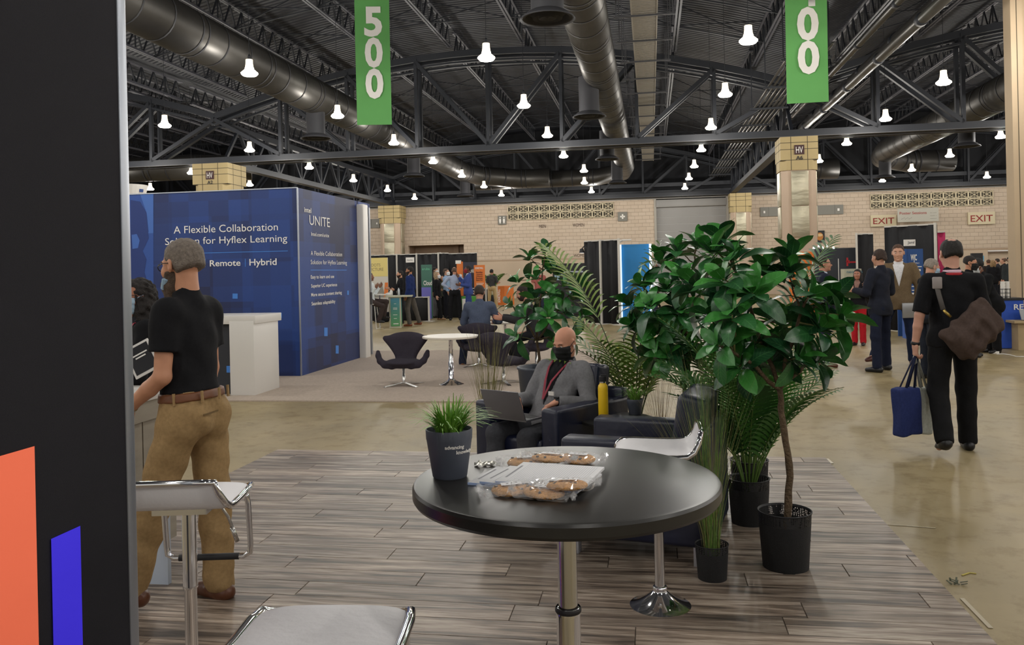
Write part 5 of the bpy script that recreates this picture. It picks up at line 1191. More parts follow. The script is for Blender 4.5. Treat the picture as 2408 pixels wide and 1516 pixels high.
    # shoes
    for sd, nm in ((1, 'L'), (-1, 'R')):
        a = A['an'+nm]; d = A['toe'+nm]; up = np.array([0, 0, 1.]); hz = a[2]-.085 if dz is not None else 0
        s = SDF(a-.22, a+.22, min(gv, .01)); b = a-np.array([0, 0, .045])
        s.cap(b-d*.04, b+d*.06, .045, .042, k=.02); s.cap(b+d*.06, b+d*.15-np.array([0, 0, .012]), .042, .032, k=.02); s.cap(a-d*.01, b, .045, .045, k=.02); s.plane((b-np.array([0, 0, .04])), (0, 0, -1)); s.plane(a+np.array([0, 0, .015]), (0, 0, 1))
        sh = s.build('shoe', mat('shoe_'+g('shoes', '#1b1a1c').lstrip('#'), g('shoes', '#1b1a1c'), .35), t)
    # top: shirt and jacket
    def upper(nm_, col, infl, hem, sleeve, vneck=0, flare=0.0, seed=1.0, collar=True, wr=.005, mname=None):
        s = SDF(lo-.03, hi+.03, gv)
        for sd, nm in ((1, 'L'), (-1, 'R')):
            if sleeve == 'long':
                s.cap(A['sh'+nm], A['el'+nm], .056+infl, .050+infl*.8, k=.035); s.cap(A['el'+nm], A['wr'+nm]*.93+A['el'+nm]*.07, .049+infl*.8, .036+infl*.7, k=.02)
                M, d = seg_frame(A['el'+nm], A['wr'+nm]); s.box(A['wr'+nm]-d*.012+d*.08, (.07, .08, .07), M, r=.002, k=0, op='s')
            else:
                f_ = sleeve; e_ = A['sh'+nm]*(1-f_)+A['el'+nm]*f_; s.cap(A['sh'+nm], e_+ (e_-A['sh'+nm])*.25, .06+infl, .062+infl, k=.035); M, d = seg_frame(A['sh'+nm], A['el'+nm]); s.box(e_+d*.1, (.075, .1, .075), M, r=.002, k=0, op='s')
        s.ell(tp(0, .0, 1.28), (.162+infl, .104+infl, .2), T, k=.03); s.ell(tp(0, -.005-.03*(gir-1)*3, 1.09), (.145*gir+infl, .1*gir+infl, .17), T, k=.05); s.ell(tp(0, .0, .95), (.162*gir+infl+flare*.5, .115*gir+infl+flare*.5, .14), T, k=.05)
        s.cap(tp(-.15*g('shw', 1), .012, 1.395), tp(.15*g('shw', 1), .012, 1.395), .056+infl, k=.04); s.cap(tp(0, .025, 1.44), tp(-.12, .015, 1.42), .05, .04, k=.04); s.cap(tp(0, .025, 1.44), tp(.12, .015, 1.42), .05, .04, k=.04)
        if hem < .9: s.ell(tp(0, .0, .86), (.165*gir+infl+flare, .118*gir+infl+flare, .2), T, k=.05)
        s.plane(tp(0, 0, hem), T @ np.array([0, 0, -1]))
        s.wrinkle(wr, 14, 24, seed)
        if collar: s.cap(tp(0, .022, 1.44), tp(0, .008, 1.495), .068, .064, k=.01); s.plane(tp(0, -.01, 1.505), T @ np.array([0, -.35, 1]))
        else: s.cap(tp(0, .03, 1.44), tp(0, .022, 1.475), .072, .07, k=.01); s.ell(tp(0, -.05, 1.50), (.06, .09, .06), T, k=.01, op='s')
        if vneck: s.wedge(T, hc+D, 1.47-vneck-.93, .24, -.035); s.cap(tp(0, -.145-infl, 1.47-vneck), tp(0, -.15-infl, hem-.1), .007, k=0, op='s')
        return s.build(nm_, cloth(col, mname), t)
    if g('shirt'):
        c_, hem, slv = g('shirt'); upper('shirt', c_, g('sinfl', .004), hem, slv, collar=g('collar', True), seed=2.3)
    if g('jacket'):
        c_, hem = g('jacket'); upper('jacket', c_, .018, hem, 'long', g('vneck', 0), .012, seed=g('seed', 1.0), collar=False, wr=.006)
    if g('lanyard'):
        k = MB(); z1 = g('lan_z', 1.12); yy = -.125-(.02 if g('jacket') else 0)
        for x in (-1, 1): k.tube([tp(x*.065, .03, 1.475), tp(x*.085, -.05, 1.455), tp(x*.07, -.1, 1.38), tp(x*.03, yy, 1.25), tp(0, yy-.006, z1)], .010, 6, flat=.25)
        k.build('lanyard', mat('lanyard_red', g('lanyard'), .6), t)
    t['_hc'] = [float(x) for x in hcn]
    return t, A, q, tp, T
def PW(t, p):    # person-local point to world
    return wmx2(t) @ Vector(p)
def wmx2(t): return Matrix.Translation(t.location) @ Matrix.Rotation(t.rotation_euler.z, 4, 'Z') @ Matrix.Scale(t.scale.x, 4)
KH = '#987d57'; NV = '#1c2233'; BKC = '#151518'
# man in khaki trousers
m1 = person('man in a black polo shirt and khaki trousers leaning on the counter, seen from behind', (P(464, 1400, 4.02).x, 4.02, 0), face_rz(-.97, .26), dict(h=1.79, vx=.0065, sinfl=.008, shw=.84, gvx=.008, skin='#c08a6c', hair=('short', '#6f655c'), beard=('#4a3a2e', (0, -.07, -.2), (.02, -.09, -.28), (0, -.05, -.24)), glasses=True, lean=.06, girth=1.02,
    armL=((.12, .0, -1), (-.1, -.85, -.62), (-.1, -.9, -.35), (0, -.35, -1)), armR=((-.12, -.05, -1), (-.02, -.2, -1)), legL=((.06, -.34, -1), (.04, -.3, -1)), legR=((-.04, .06, -1), (-.02, .04, -1)), toeL=(.15, -1, 0), toeR=(-.2, -1, 0), trousers=KH, belt='#6b3f22', shirt=('#17171a', 1.025, .62), shoes='#5a3420', head=(.28*-1, .12, 0), legw=1.12, twr=.008, waist=1.035, curl=.35))
t, A, q, tp, T = m1
s = hs_ = SDF(q(0, 0, 0)-.2, q(0, 0, 0)+.2, .006)
k = MB(); k.tube([q(.02, -.1, -.09), q(.06, -.07, -.1), q(.07, -.04, -.06)], .016, 8, flat=.6); k.build('face_mask', mat('mask_paleblue', '#9fbdd6', .8), t)
k = MB(); w_ = A['wrL']; dd_ = nrm(w_-A['elL']); k.tube([w_-dd_*.02, w_+dd_*.005], .034, 16); k.build('wristwatch', CHR2, t, smooth=True)
k = MB()     # rear pocket welt and belt loops
for x in (.07,): k.bar(tp(x-.05, .150, .93), tp(x+.05, .142, .925), .004, .008)
k.build('pocket_welt', mat('khaki_dark', '#6b5535', .9), t)  # welt in a darker khaki than the trousers
k = MB()
for x, y in ((.0, .150), (.1, .128), (-.1, .128), (.172, .03)): k = MB(); k.bar(tp(x, y, .98), tp(x, y, 1.035), .012, .008); k.build('belt_loop', cloth(KH), t)
# woman behind the counter
m2 = person('woman with curly dark hair, glasses, pale mask and red lanyard behind the counter', (P(322, 700, 5.1).x, 5.1, 0), face_rz(-.75, -.65), dict(h=1.60, vx=.008, skin='#a9735a', hair=('curly', '#1d1715'), mask='#a9c3d8', glasses=True, jacket=(BKC, .8), shirt=('#2a2a30', .9, 'long'), vneck=.2, trousers=BKC, lanyard='#8c2036',
    armL=((.1, -.3, -1), (-.45, -.7, .35), (-.5, -.6, .3), (0, .2, 1)), armR=((-.1, -.2, -1), (.3, -.8, .3))))
t, A, q, tp, T = m2
tb = thing('tablet', 'tablet with a white border and dark screen held by the woman behind the counter', 'tablet', P(334, 843, 4.72), math.radians(10)); tb.rotation_euler = (math.radians(70), math.radians(-28), math.radians(10))
k = MB(); k.box((0, 0, 0), (.15, .19, .01)); k.build('frame', WPN, tb, bevel=.002); k = MB(); k.box((0, 0, .006), (.125, .16, .002)); sc_ = k.build('screen', mat('screen_black', '#26262a', .2), tb); k = MB(); k.box((0, .03, .0075), (.09, .008, .001)); k.box((0, .012, .0075), (.06, .008, .001)); k.build('print', WHT, sc_)
# seated bald man
hx, hy = .24, 6.07
m3 = person('bald man in grey blazer and black mask sitting in an armchair with a laptop', (hx, hy, 0), face_rz(-.66, -.75), dict(h=1.66, hipz=.445, vx=.006, gvx=.008, skin='#cf957a', mask='#1a1a1d', lean=-.46, girth=1.06, head=(-.05, .5, 0), jacket=('#77777a', .80), vneck=.42, shirt=('#19191c', .9, 'long'), trousers='#3f4045', lanyard='#a3202c', lan_z=1.1, shoes='#201d1c', legw=1.05,
    legL=((.14, -1, .02), (.02, -.12, -1)), legR=((-.16, -1, .02), (.02, -.1, -1)), armL=((.42, -.35, -.75), (-.62, -.72, .1), (-.55, -.8, -.35), (0, -.3, -1)), armR=((-.2, -.45, -.8), (.25, -.9, .12), (.3, -.85, -.35), (0, -.3, -1)), curl=.75, eyes=True))
t, A, q, tp, T = m3
k = MB(); w_ = A['wrL']; dd_ = nrm(w_-A['elL']); k.tube([w_-dd_*.012, w_+dd_*.018], .033, 16); k.box(tuple(w_+np.array([0, 0, .034])), (.036, .036, .01)); k.build('smartwatch', BLK, t, smooth=False)
k = MB(); k.cap = None; k.tube([q(.09, .0, -.012), q(.094, -.008, -.045)], .006, 8); k.build('earbud', WHT, t, smooth=True)
k = MB(); k.box(tuple(tp(.07, -.155, 1.15)), (.05, .01, .03)); k.build('badge', WHT, t)
lp_l = PW(t, (0, -.36, 0)); lp = thing('laptop', 'grey laptop open on the lap of the bald man', 'laptop', (lp_l.x, lp_l.y, .568), t.rotation_euler.z+.05)
k = MB(); k.box((0, 0, .007), (.33, .23, .014)); k.build('base', mat('laptop_grey', '#87878b', .3, metal=.6), lp, bevel=.003)
k = MB(); Mx = Matrix.Rotation(math.radians(-22), 3, 'X'); k.box((0, -.158, .113), (.33, .008, .22), Mx.inverted()); lid = k.build('lid', mat('laptop_lid', '#77777c', .35, metal=.5), lp, bevel=.002)
k = MB(); k.box((.0, -.166, .125), (.085, .002, .06), Mx.inverted()); k.build('sticker', WHT, lid)
k = MB(); k.box((0, .02, .0145), (.28, .11, .002)); k.build('keyboard', BLK, lp)
k = MB(); k.box((0, 0, .004), (.075, .15, .008)); ph = k.build('phone', mat('phone_blue', '#3c7ca8', .2), None, label='blue phone lying on the seat beside the bald man', cat='phone'); pl_ = PW(t, (-.24, -.36, 0)); ph.location = (pl_.x, pl_.y, .445); ph.rotation_euler = (0, 0, .5)
# walking man
m4 = person('man in black walking away with a brown shoulder bag and two tote bags', (P(2246, 1045, 7.0).x, 7.0, 0), face_rz(.12, 1), dict(h=1.79, vx=.008, gvx=.01, skin='#c49480', hair=('balding', '#1a1614'), girth=1.18, shirt=('#141417', .86, .95), trousers='#141416', legw=1.12, shoes='#1a1a1c', head=(0, .08, 0), 
    armL=((.28, .05, -1), (.12, -.12, -1), (0, 0, -1), (-1, 0, 0)), armR=((-.25, -.1, -1), (-.05, -.55, -.9)), legL=((.12, .1, -1), (.1, .6, -1)), legR=((-.06, -.12, -1), (0, .02, -1)), toeL=(.1, -1, -.5), curl=1.1))
t, A, q, tp, T = m4
k = MB(); k.lathe([(.062, 0), (.072, .012), (.068, .03), (.06, .035)], 20, tp(0, .015, 1.46)); k.build('shirt_collar', mat('collar_pink', '#c9a9b8', .8), t, smooth=True)
k = MB(); k.lathe([(.074, 0), (.082, .01), (.08, .02), (.07, .026)], 20, tp(0, .015, 1.445)); k.build('red_band', mat('band_red', '#a01d28', .8), t, smooth=True)
k = MB(); w_ = A['wrL']; dd_ = nrm(w_-A['elL']); k.tube([w_-dd_*.02, w_+dd_*.005], .035, 14); k.build('wristwatch', BLK, t, smooth=True)
sb_ = thing('shoulder_bag', 'dark brown shoulder bag slung across the back of the walking man', 'bag', t.location, t.rotation_euler.z); BRN = cloth('#4a3d38')
s = SDF((-.42, .0, .72), (.3, .5, 1.4), .01); bM = rotm(0, 0, .75); bc = np.array([-.07, .25, 1.02])
s.box(bc, (.22, .08, .14), bM, r=.06, k=.02); s.box(bc+np.array([.02, .06, -.02]), (.15, .05, .10), bM, r=.04, k=.03); s.cap(bc+bM @ np.array([-.2, 0, .14]), bc+bM @ np.array([.2, 0, .14]), .03, k=.05); s.wrinkle(.018, 22, 24, .7); s.build('bag_body', BRN, sb_)
k = MB(); f_ = 1.017; pp = [(.15, .21, 1.2), (.165, .17, 1.32), (.165, .1, 1.44), (.15, .0, 1.475), (.12, -.09, 1.42), (.02, -.16, 1.25)]; k.tube(pp, .026, 6, flat=.2, up=Vector((0, 0, 1))); k.build('strap', mat('strap_grey', '#4d4845', .8), sb_, smooth=True)
k = MB(); k.box((.165, .135, 1.42), (.075, .03, .1)); k.build('shoulder_pad', mat('pad_grey', '#8a8280', .5), sb_, bevel=.01)
k = MB(); k.tube([(.15, .215, 1.2), (.10, .23, 1.14)], .012, 8); k.build('buckle', mat('brass', '#b39a55', .3, metal=.9), sb_, smooth=True)
hd = PW(t, tuple(A['wrL']+np.array([0, 0, -.09])))
def tote(label, off, w, h, d, col, rz, hcol, seed, tilt):
    tb = thing('tote_bag', label, 'bag', (hd.x+off[0], hd.y+off[1], hd.z-off[2]-h), rz); s = SDF((-w, -d*1.4, -.03), (w, d*1.4, h+.05), .009)
    s.box((0, 0, h/2), (w/2, d/2, h/2), rotm(0, 0, tilt), r=.015); s.wrinkle(.008, 14, 10, seed); s.build('bag_body', cloth(col), tb)
    for y in (-d*.3, d*.3):
        k = MB(); pk = Vector((-off[0], -off[1], h+off[2])); pk = Matrix.Rotation(-rz, 3, 'Z') @ pk
        k.tube([(-w*.22, y, h-.03), pk+Vector((-.012, y*.2, -.02)), pk+Vector((.0, 0, .008)), pk+Vector((.012, y*.2, -.02)), (w*.22, y, h-.03)], .013, 6, flat=.25); k.build('handle', cloth(hcol), tb, smooth=True)
tote('navy blue tote bag in the hand of the walking man', (-.10, -.03, .27), .22, .40, .12, '#2a3566', .35, '#1b2038', .4, -.05)
tote('pale grey tote bag in the hand of the walking man, behind the navy one', (.07, .05, .28), .2, .40, .08, '#a7aaa2', .5, '#8d8f8b', 1.4, .10)
# right hand group
person('man with a hair bun in a dark navy suit, back turned', (P(2073, 870, 12.2).x, 12.2, 0), face_rz(-.5, .85), dict(h=1.80, vx=.009, skin='#b98a72', hair=('bun', '#33241c'), jacket=('#20232e', .80), shirt=('#c9c9cc', .9, 'long'), trousers='#1b2032', shoes='#151517', head=(-.25, .05, 0), armL=((.35, -.1, -1), (-.2, -.9, .1)), armR=((-.35, -.15, -1), (.2, -.9, .25)), legL=((.12, .05, -1), (.02, .05, -1)), legR=((-.16, -.1, -1), (-.05, .0, -1))))
m6 = person('man in a tan blazer and jeans facing the viewer, holding a closed laptop', (P(2118, 862, 12.95).x, 12.95, 0), face_rz(-.4, -.9), dict(h=1.88, vx=.009, skin='#c2937a', hair=('short', '#4d3323'), jacket=('#6a5a45', .80), vneck=.34, shirt=('#d9d9dc', .9, 'long'), trousers='#1d2740', shoes='#4d2620', head=(-.05, .08, 0), armL=((.3, .1, -1), (-.1, -.25, -1), (-.4, -.3, -.9), (-.9, .3, 0)), armR=((-.2, .1, -1), (.2, -.4, -1)), legL=((.12, 0, -1), (.05, .05, -1)), legR=((-.35, -.12, -1), (-.3, .1, -1)), toeR=(-.6, -.7, 0)))
t, A, q, tp, T = m6; hw = PW(t, tuple(A['wrL'])); lt = thing('laptop', 'closed silver laptop held low by the man in the tan blazer', 'laptop', (hw.x-.12, hw.y-.06, hw.z-.10), .15); k = MB(); k.box((0, 0, 0), (.33, .02, .23)); k.build('case', mat('laptop_silver', '#8e8f91', .3, metal=.4), lt, bevel=.006)
person('short dark haired woman in red trousers and black jacket, behind the nearest ficus', (P(2020, 812, 16.1).x, 16.1, 0), face_rz(-.5, -.7), dict(h=1.48, vx=.011, skin='#a5705a', hair=('long', '#1c1614'), jacket=(BKC, .88), vneck=.3, shirt=('#8a6a60', .9, 'long'), trousers='#b3202a', legw=1.05, armL=((.2, -.2, -1), (-.5, -.8, .3)), armR=((-.2, -.2, -1), (.5, -.8, .3))))
person('man with glasses in a dark suit looking right, partly behind the nearest ficus', (P(1942, 860, 12.9).x, 12.9, 0), face_rz(.9, -.2), dict(h=1.72, vx=.01, skin='#b98770', hair=('short', '#2c211c'), glasses=True, jacket=('#1c2130', .8), vneck=.3, shirt=('#b9c3d3', .9, 'long'), trousers='#1a1f33', shoes='#5a2e22', armL=((.1, -.2, -1), (-.2, -.8, .1)), armR=((-.1, -.2, -1), (.2, -.9, .1))))
person('grey haired man in a black top with a pale blue mask, looking right', (P(2186, 850, 11.3).x, 11.3, 0), face_rz(.85, .1), dict(h=1.64, vx=.01, skin='#c29179', hair=('short', '#8a8076'), mask='#9cb6cc', shirt=('#17181b', .8, 'long'), trousers='#20242e', girth=1.12, head=(0, .3, 0), lean=.08, armL=((.1, -.3, -1), (0, -.9, -.2)), armR=((-.1, -.3, -1), (0, -.9, -.2))))
person('bearded man in black with a black mask standing beyond the registration table', (P(2284, 800, 13.8).x, 13.8, 0), face_rz(.7, -.5), dict(h=1.68, vx=.011, skin='#b88468', hair=('short', '#1d1613'), mask='#141416', mask_top=-.01, shirt=(BKC, .85, 'long'), trousers=BKC, head=(0, .2, 0)))
person('person in black with a black headwrap and white mask bending over the table', (P(2335, 818, 14.3).x, 14.3, 0), face_rz(-.95, -.1), dict(h=1.66, vx=.011, skin='#7d5340', hair=('afro', '#121214'), mask='#c9ced2', lean=.42, jacket=('#16171a', .72), trousers='#131315', girth=1.15, legw=1.2, head=(0, .35, 0), armL=((.1, -.3, -1), (0, -.9, -.3)), armR=((-.1, -.3, -1), (0, -.9, -.3))))
for i, (px, Y, hh, hr_, jk, f_, lb) in enumerate(((2326, 33, 1.62, ('short', '#4a3020'), '#2b2422', (0, 1), 'brown haired person in the far crowd nearest the wall sign'), (2336, 31, 1.6, ('curly', '#8f7452'), '#1c1c20', (.2, 1), 'person with blond curly hair in black in the far crowd'), (2346, 35, 1.66, ('short', '#2c2018'), '#33333a', (-.5, .6), 'dark haired person half hidden in the far crowd'), (2361, 32, 1.68, ('ring', '#5a4436'), '#141417', (-.7, .5), 'balding person in black leaning in the far crowd'), (2376, 30, 1.7, ('short', '#1c1412'), '#2f3335', (-.2, -1), 'man with a black mask at the edge of the far crowd'))):
    person(lb, (P(px, 700, Y).x, Y, 0), face_rz(*f_), dict(h=hh, vx=.018, gvx=.02, skin='#b98b74', hair=hr_, jacket=(jk, .8), trousers='#20222a', **({'mask': '#141416'} if i == 4 else {})))
# left hand group
person('man in a navy blue blazer and grey trousers talking at the green booth counter', (P(966, 766, 25.0).x, 25.0, 0), face_rz(-.95, .2), dict(h=1.80, vx=.012, skin='#a87558', hair=('short', '#15110f'), jacket=('#1d2c5c', .84), shirt=('#d5d5da', .9, 'long'), vneck=.3, trousers='#57524d', shoes='#7a4025', beard=('#2a1d17',), armL=((.1, .1, -1), (-.05, -.4, -1)), armR=((-.1, .1, -1), (0, -.3, -1)), legL=((.1, -.1, -1), (.05, .15, -1)), legR=((-.1, .25, -1), (0, .3, -1))))
person('dark haired man in black gesturing behind the green booth counter', (P(943, 760, 26.3).x, 26.3, 0), face_rz(-.9, -.3), dict(h=1.68, vx=.012, skin='#b98a70', hair=('short', '#1b1512'), beard=('#2a1d17',), shirt=(BKC, .85, 'long'), trousers=BKC, armL=((.3, -.1, -1), (.1, -1, .0)), armR=((-.3, -.3, -1), (-.4, -1, .1))))
person('man in a white shirt sitting on a tall stool by the yellow banner', (P(872, 730, 24.0).x, 24.0, 0), face_rz(.95, -.15), dict(h=1.76, hipz=.80, vx=.012, skin='#7b5340', hair=('short', '#16110f'), shirt=('#cfd6d8', .9, 'long'), trousers='#3c3230', legL=((.1, -1, -.05), (0, .2, -1)), legR=((-.1, -.9, -.3), (0, .3, -1)), armL=((0, -.3, -1), (0, -.6, .8)), armR=((0, -.3, -1), (0, -.6, .8))))
person('woman with blond curly hair and white mask in a black suit', (P(1030, 750, 27.8).x, 27.8, 0), face_rz(.9, -.1), dict(h=1.62, vx=.012, skin='#c49a86', hair=('curly', '#9a8468'), mask='#dcdcdc', jacket=(BKC, .85), trousers='#161619', shoes='#8a6a4a', legL=((.05, -.15, -1), (0, .1, -1)), legR=((-.05, -.2, -1), (0, -.15, -1))))
person('dark haired man with white mask standing behind the blond woman', (P(1026, 750, 29.3).x, 29.3, 0), face_rz(.8, -.3), dict(h=1.78, vx=.014, skin='#b98a70', hair=('short', '#14100e'), mask='#dcdcdc', shirt=('#2a2b30', .85, 'long'), trousers='#7a7a80'))
person('person in olive patterned top behind the blond woman', (P(1041, 750, 29.6).x, 29.6, 0), face_rz(.3, -.9), dict(h=1.5, vx=.015, skin='#b98a70', hair=('long', '#1c1512'), shirt=('#4b4c3e', .85, 'long'), trousers='#2c2c30', armL=((.1, -.2, -1), (-.3, -.9, 0)), armR=((-.1, -.2, -1), (.3, -.9, 0))))
person('balding man in a pale shirt with hands on hips, back turned', (P(1071, 750, 27.4).x, 27.4, 0), face_rz(.05, 1), dict(h=1.76, vx=.012, skin='#b8866f', hair=('ring', '#5a4638'), shirt=('#9aa4bb', .98, 'long'), trousers='#19191c', girth=1.1, legw=1.12, armL=((.75, .1, -.8), (-.75, .1, -.5)), armR=((-.75, .1, -.8), (.75, .1, -.5)), legL=((.13, 0, -1), (.05, 0, -1)), legR=((-.13, 0, -1), (-.05, 0, -1))))
person('man in a light blue shirt with a white mask', (P(1052, 750, 28.6).x, 28.6, 0), face_rz(.75, -.2), dict(h=1.72, vx=.013, skin='#b98a70', hair=('short', '#4a3a2f'), mask='#dcdcdc', shirt=('#8fa9c9', .95, 'long'), trousers='#1c1d24', armL=((.2, -.1, -1), (0, -.5, -.9)), armR=((-.2, -.1, -1), (0, -.5, -.9))))
person('man in a bright blue suit with a red mask raising one hand', (P(1103, 752, 27.0).x, 27.0, 0), face_rz(-.95, -.1), dict(h=1.80, vx=.012, skin='#5f3d2e', hair=('short', '#1a1412'), mask='#8c1f2c', jacket=('#3a4a86', .82), vneck=.25, shirt=('#d5d5da', .9, 'long'), trousers='#35437c', shoes='#3a221a', armR=((-.3, -.5, -.7), (-.2, -.6, .9)), armL=((.1, -.1, -1), (0, -.95, .1)), legL=((.05, -.1, -1), (0, .0, -1)), legR=((-.05, .1, -1), (0, .1, -1))))
person('man in a dark grey shirt and beige trousers, back turned, by the orange pedestal', (P(1158, 716, 35.0).x, 35.0, 0), face_rz(.35, .95), dict(h=1.68, vx=.014, skin='#a87a60', hair=('short', '#1a1412'), shirt=('#3f3f40', .92, .9), trousers='#b59c72', shoes='#c9b9a0', armL=((.2, -.1, -1), (.3, -.8, .1)), armR=((-.2, -.1, -1), (0, -.9, .1)), legL=((.12, 0, -1), (.05, 0, -1)), legR=((-.15, 0, -1), (-.05, 0, -1))))
person('man in a slate blue jacket sitting with his back to the viewer', (SW3.x+.02, SW3.y-.05, 0), face_rz(.05, 1), dict(h=1.82, hipz=.52, vx=.01, gvx=.011, skin='#b8866f', hair=('short', '#33271f'), jacket=('#4d566a', .84), shirt=('#d5d5da', .9, 'long'), trousers='#262b3c', shoes='#7a5030', girth=1.12, lean=.22, legL=((.5, -1, -.15), (.1, .15, -1)), legR=((-.55, -.8, -.15), (-.1, .2, -1)), armL=((.3, -.35, -.9), (-.3, -.9, -.1)), armR=((-.4, -.4, -.9), (.3, -.9, -.1))))
m24 = person('bearded young man with white sneakers sitting, writing at the second white table', (SW4.x+.0, SW4.y+.05, 0), face_rz(-.95, .0), dict(h=1.78, hipz=.54, vx=.01, gvx=.011, skin='#b7836c', hair=('short', '#231814'), beard=('#2c1d17',), jacket=('#2c2b2d', .86), trousers='#191a1e', shoes='#bdb8b2', lean=.30, head=(0, .3, 0), legL=((.2, -1, -.05), (.0, .35, -1)), legR=((-.2, -.9, -.2), (0, .1, -1)), armL=((.15, -.6, -.75), (-.1, -.95, .15)), armR=((-.15, -.6, -.75), (.1, -.95, .15))))
person('man in a white shirt, pale hat and sunglasses right of the blue panel', (P(1541, 745, 24.5).x, 24.5, 0), face_rz(.8, -.3), dict(h=1.76, vx=.012, skin='#7b5340', hair=('afro', '#cfc7b8'), glasses=True, shirt=('#ccd0d6', .9, 'long'), trousers='#2b3040'))
person('person in a red patterned shirt standing behind the left ficus', (P(1269, 745, 27.0).x, 27.0, 0), face_rz(.2, -.9), dict(h=1.7, vx=.014, skin='#b98a70', hair=('short', '#2c211c'), shirt=('#9c5a54', .9, .6), trousers='#2b3040'))
# ---------------- exhibition booths behind ----------------
DRP = mat('drape_black', '#161619', .85, bump=.3, bscale=8); PST = mat('post_white', '#c9c5bd', .5)
def drape(label, x0, x1, Y0, Y1, h, m=DRP, posts=(), name='drape_wall', z0=0.0, amp=.05, poster=True):
    a = P(x0, 700, Y0); b = P(x1, 700, Y1); a.z = b.z = 0; d = b-a; L = d.length; rz = math.atan2(d.y, d.x); t = thing(name, label, 'drape', a, rz); n = max(8, int(L*16)); k = MB(); vs = []
    for i in range(n+1):
        x = L*i/n; y = amp*math.sin(x*17+math.sin(x*5)); vs += [(x, y, z0+.02), (x, y*.6, h), (x, y*.6+.015, h), (x, y+.015, z0+.02)]
    k.add(vs, [(4*i+j, 4*i+4+j, 4*i+4+(j+1) % 4, 4*i+(j+1) % 4) for i in range(n) for j in range(4)]); k.build('curtain', m, t, smooth=True)
    k = MB(); k.bar((0, .01, h+.01), (L, .01, h+.01), .035); k.build('top_rail', PST, t)
    for p in posts:
        k = MB(); k.bar((L*p, -.07, 0), (L*p, -.07, h+.04), .05); k.box((L*p, -.07, .005), (.3, .3, .01)); k.build('post', PST, t)
    return t
def pboard(name, label, cat, x0, y0, x1, y1, Y, m, th=.04, rz=hall, stand=False):
    p = P((x0+x1)/2, y1, Y); w = (x1-x0)/FPX*Y; h = (y1-y0)/FPX*Y
    if stand == 'floor': h = h+p.z; p.z = 0
    t = thing(name, label, cat, p, rz); t['w'] = w; t['h'] = h; k = MB(); k.box((0, th/2, h/2), (w, th, h)); k.build('panel', m, t)
    if stand is True:
        k = MB(); k.bar((0, th+.02, -p.z), (0, th+.02, h*.7), .03); k.box((0, th, -p.z+.01), (.4, .3, .02)); k.build('stand', STG, t)
    return t
def M_(n, c, r=.6): return mat(n, c, r)
ORG = M_('banner_orange', '#d9742c'); NVY = M_('banner_navy', '#2a2b3c')
drape('black drape backdrop of the left booths, with white posts', 866, 1048, 31.5, 30.3, 2.28, posts=(.4, .655, .93))
drape('black drape backdrop behind the two orange banners', 1048, 1124, 31.6, 31.0, 2.28, posts=(.1,))
drape('black drape divider beside the green hanging banner', 1034, 1057, 30.9, 31.3, 2.3, posts=(0,))
drape('waist high black drape in front of the green kiosk counter', 945, 1010, 27.5, 27.2, .78, posts=(1.0,))
drape('waist high black drape behind the seated man in white', 866, 905, 27.8, 27.6, .74)
drape('black skirted table behind the blue suited man', 1118, 1146, 30.4, 30.2, .95, posts=(.95,))
t = pboard('backdrop_banner', 'tall yellow, white and grey printed banner left of the green kiosk', 'banner', 864, 606, 914, 692, 28.6, M_('banner_white', '#c9c4bb'), stand='floor')
bshape(t, R4(0, .70, 1, 1), M_('print_yellow', '#d8c67c'), lift=.005); bshape(t, [(0, .36), (.68, .62), (.85, .36)], M_('print_grey2', '#8a8880'), lift=.005); bshape(t, [(.78, .36), (.92, .36), (1, .45), (1, .6), (.85, .6)], ORG, lift=.006); bshape(t, [circ(.42, .52, .05, .05), circ(.52, .5, .06, .03)], M_('print_brown', '#6b4030'), lift=.007)
btext(t, 'THE DOTS', .24, .86, .11, M_('print_taupe', '#8b7c5a'), w=.6, lift=.008); btext(t, 'BIG PICTURE', .3, .79, .11, MATS['print_taupe'], w=.72, lift=.008)
t = pboard('small_sign', 'small white booth sign hanging on the black drape above the navy blazer man', 'sign', 954, 605, 974, 617, 30.6, WHT); btext(t, 'Aeries', .5, .35, .06, M_('print_dark', '#45424a'))
t = pboard('roll_up_banner', 'green roll-up banner with white cloud lettering and violet lower panel', 'banner', 991, 622, 1017, 692, 28.8, M_('print_green', '#3f6b5c'), stand='floor')
bshape(t, R4(0, 0, .9, .58), M_('print_violet', '#6f6cc0'), lift=.006); btext(t, 'Cloud', .6, .62, .16, WHT, w=t['w']*.8, bold=.02, lift=.008); btext(t, 'aruba', .45, .9, .09, M_('print_mint', '#6fc29a'), lift=.008)
t = pboard('small_sign', 'small white booth sign at the top of the drape behind the orange banners', 'sign', 1071, 612, 1084, 620, 30.2, WHT)
t = pboard('backdrop_banner', 'narrow orange banner behind the man in the bright blue suit', 'banner', 1075, 615, 1090, 690, 30.2, ORG, stand='floor'); btext(t, 'S', .5, .62, .3, WHT, bold=.03, lift=.008)
t = pboard('backdrop_banner', 'dark navy banner with white lettering between the orange banners', 'banner', 1090, 616, 1123, 690, 30.1, NVY, stand='floor'); btext(t, 'SONICWALL', .55, .80, .14, WHT, w=t['w']*.62, bold=.02, lift=.008)
for i in range(4): bshape(t, R4(.3, .5-.05*i, .85, .515-.05*i), WHT, lift=.008)
t = pboard('roll_up_banner', 'bright orange banner with dark lettering on a pole, beside the beige trousers man', 'banner', 1115, 623, 1141, 677, 29.6, ORG, stand=True)
btext(t, 'SONICWALL', .5, .83, .07, WHT, w=t['w']*.75, bold=.02, lift=.008)
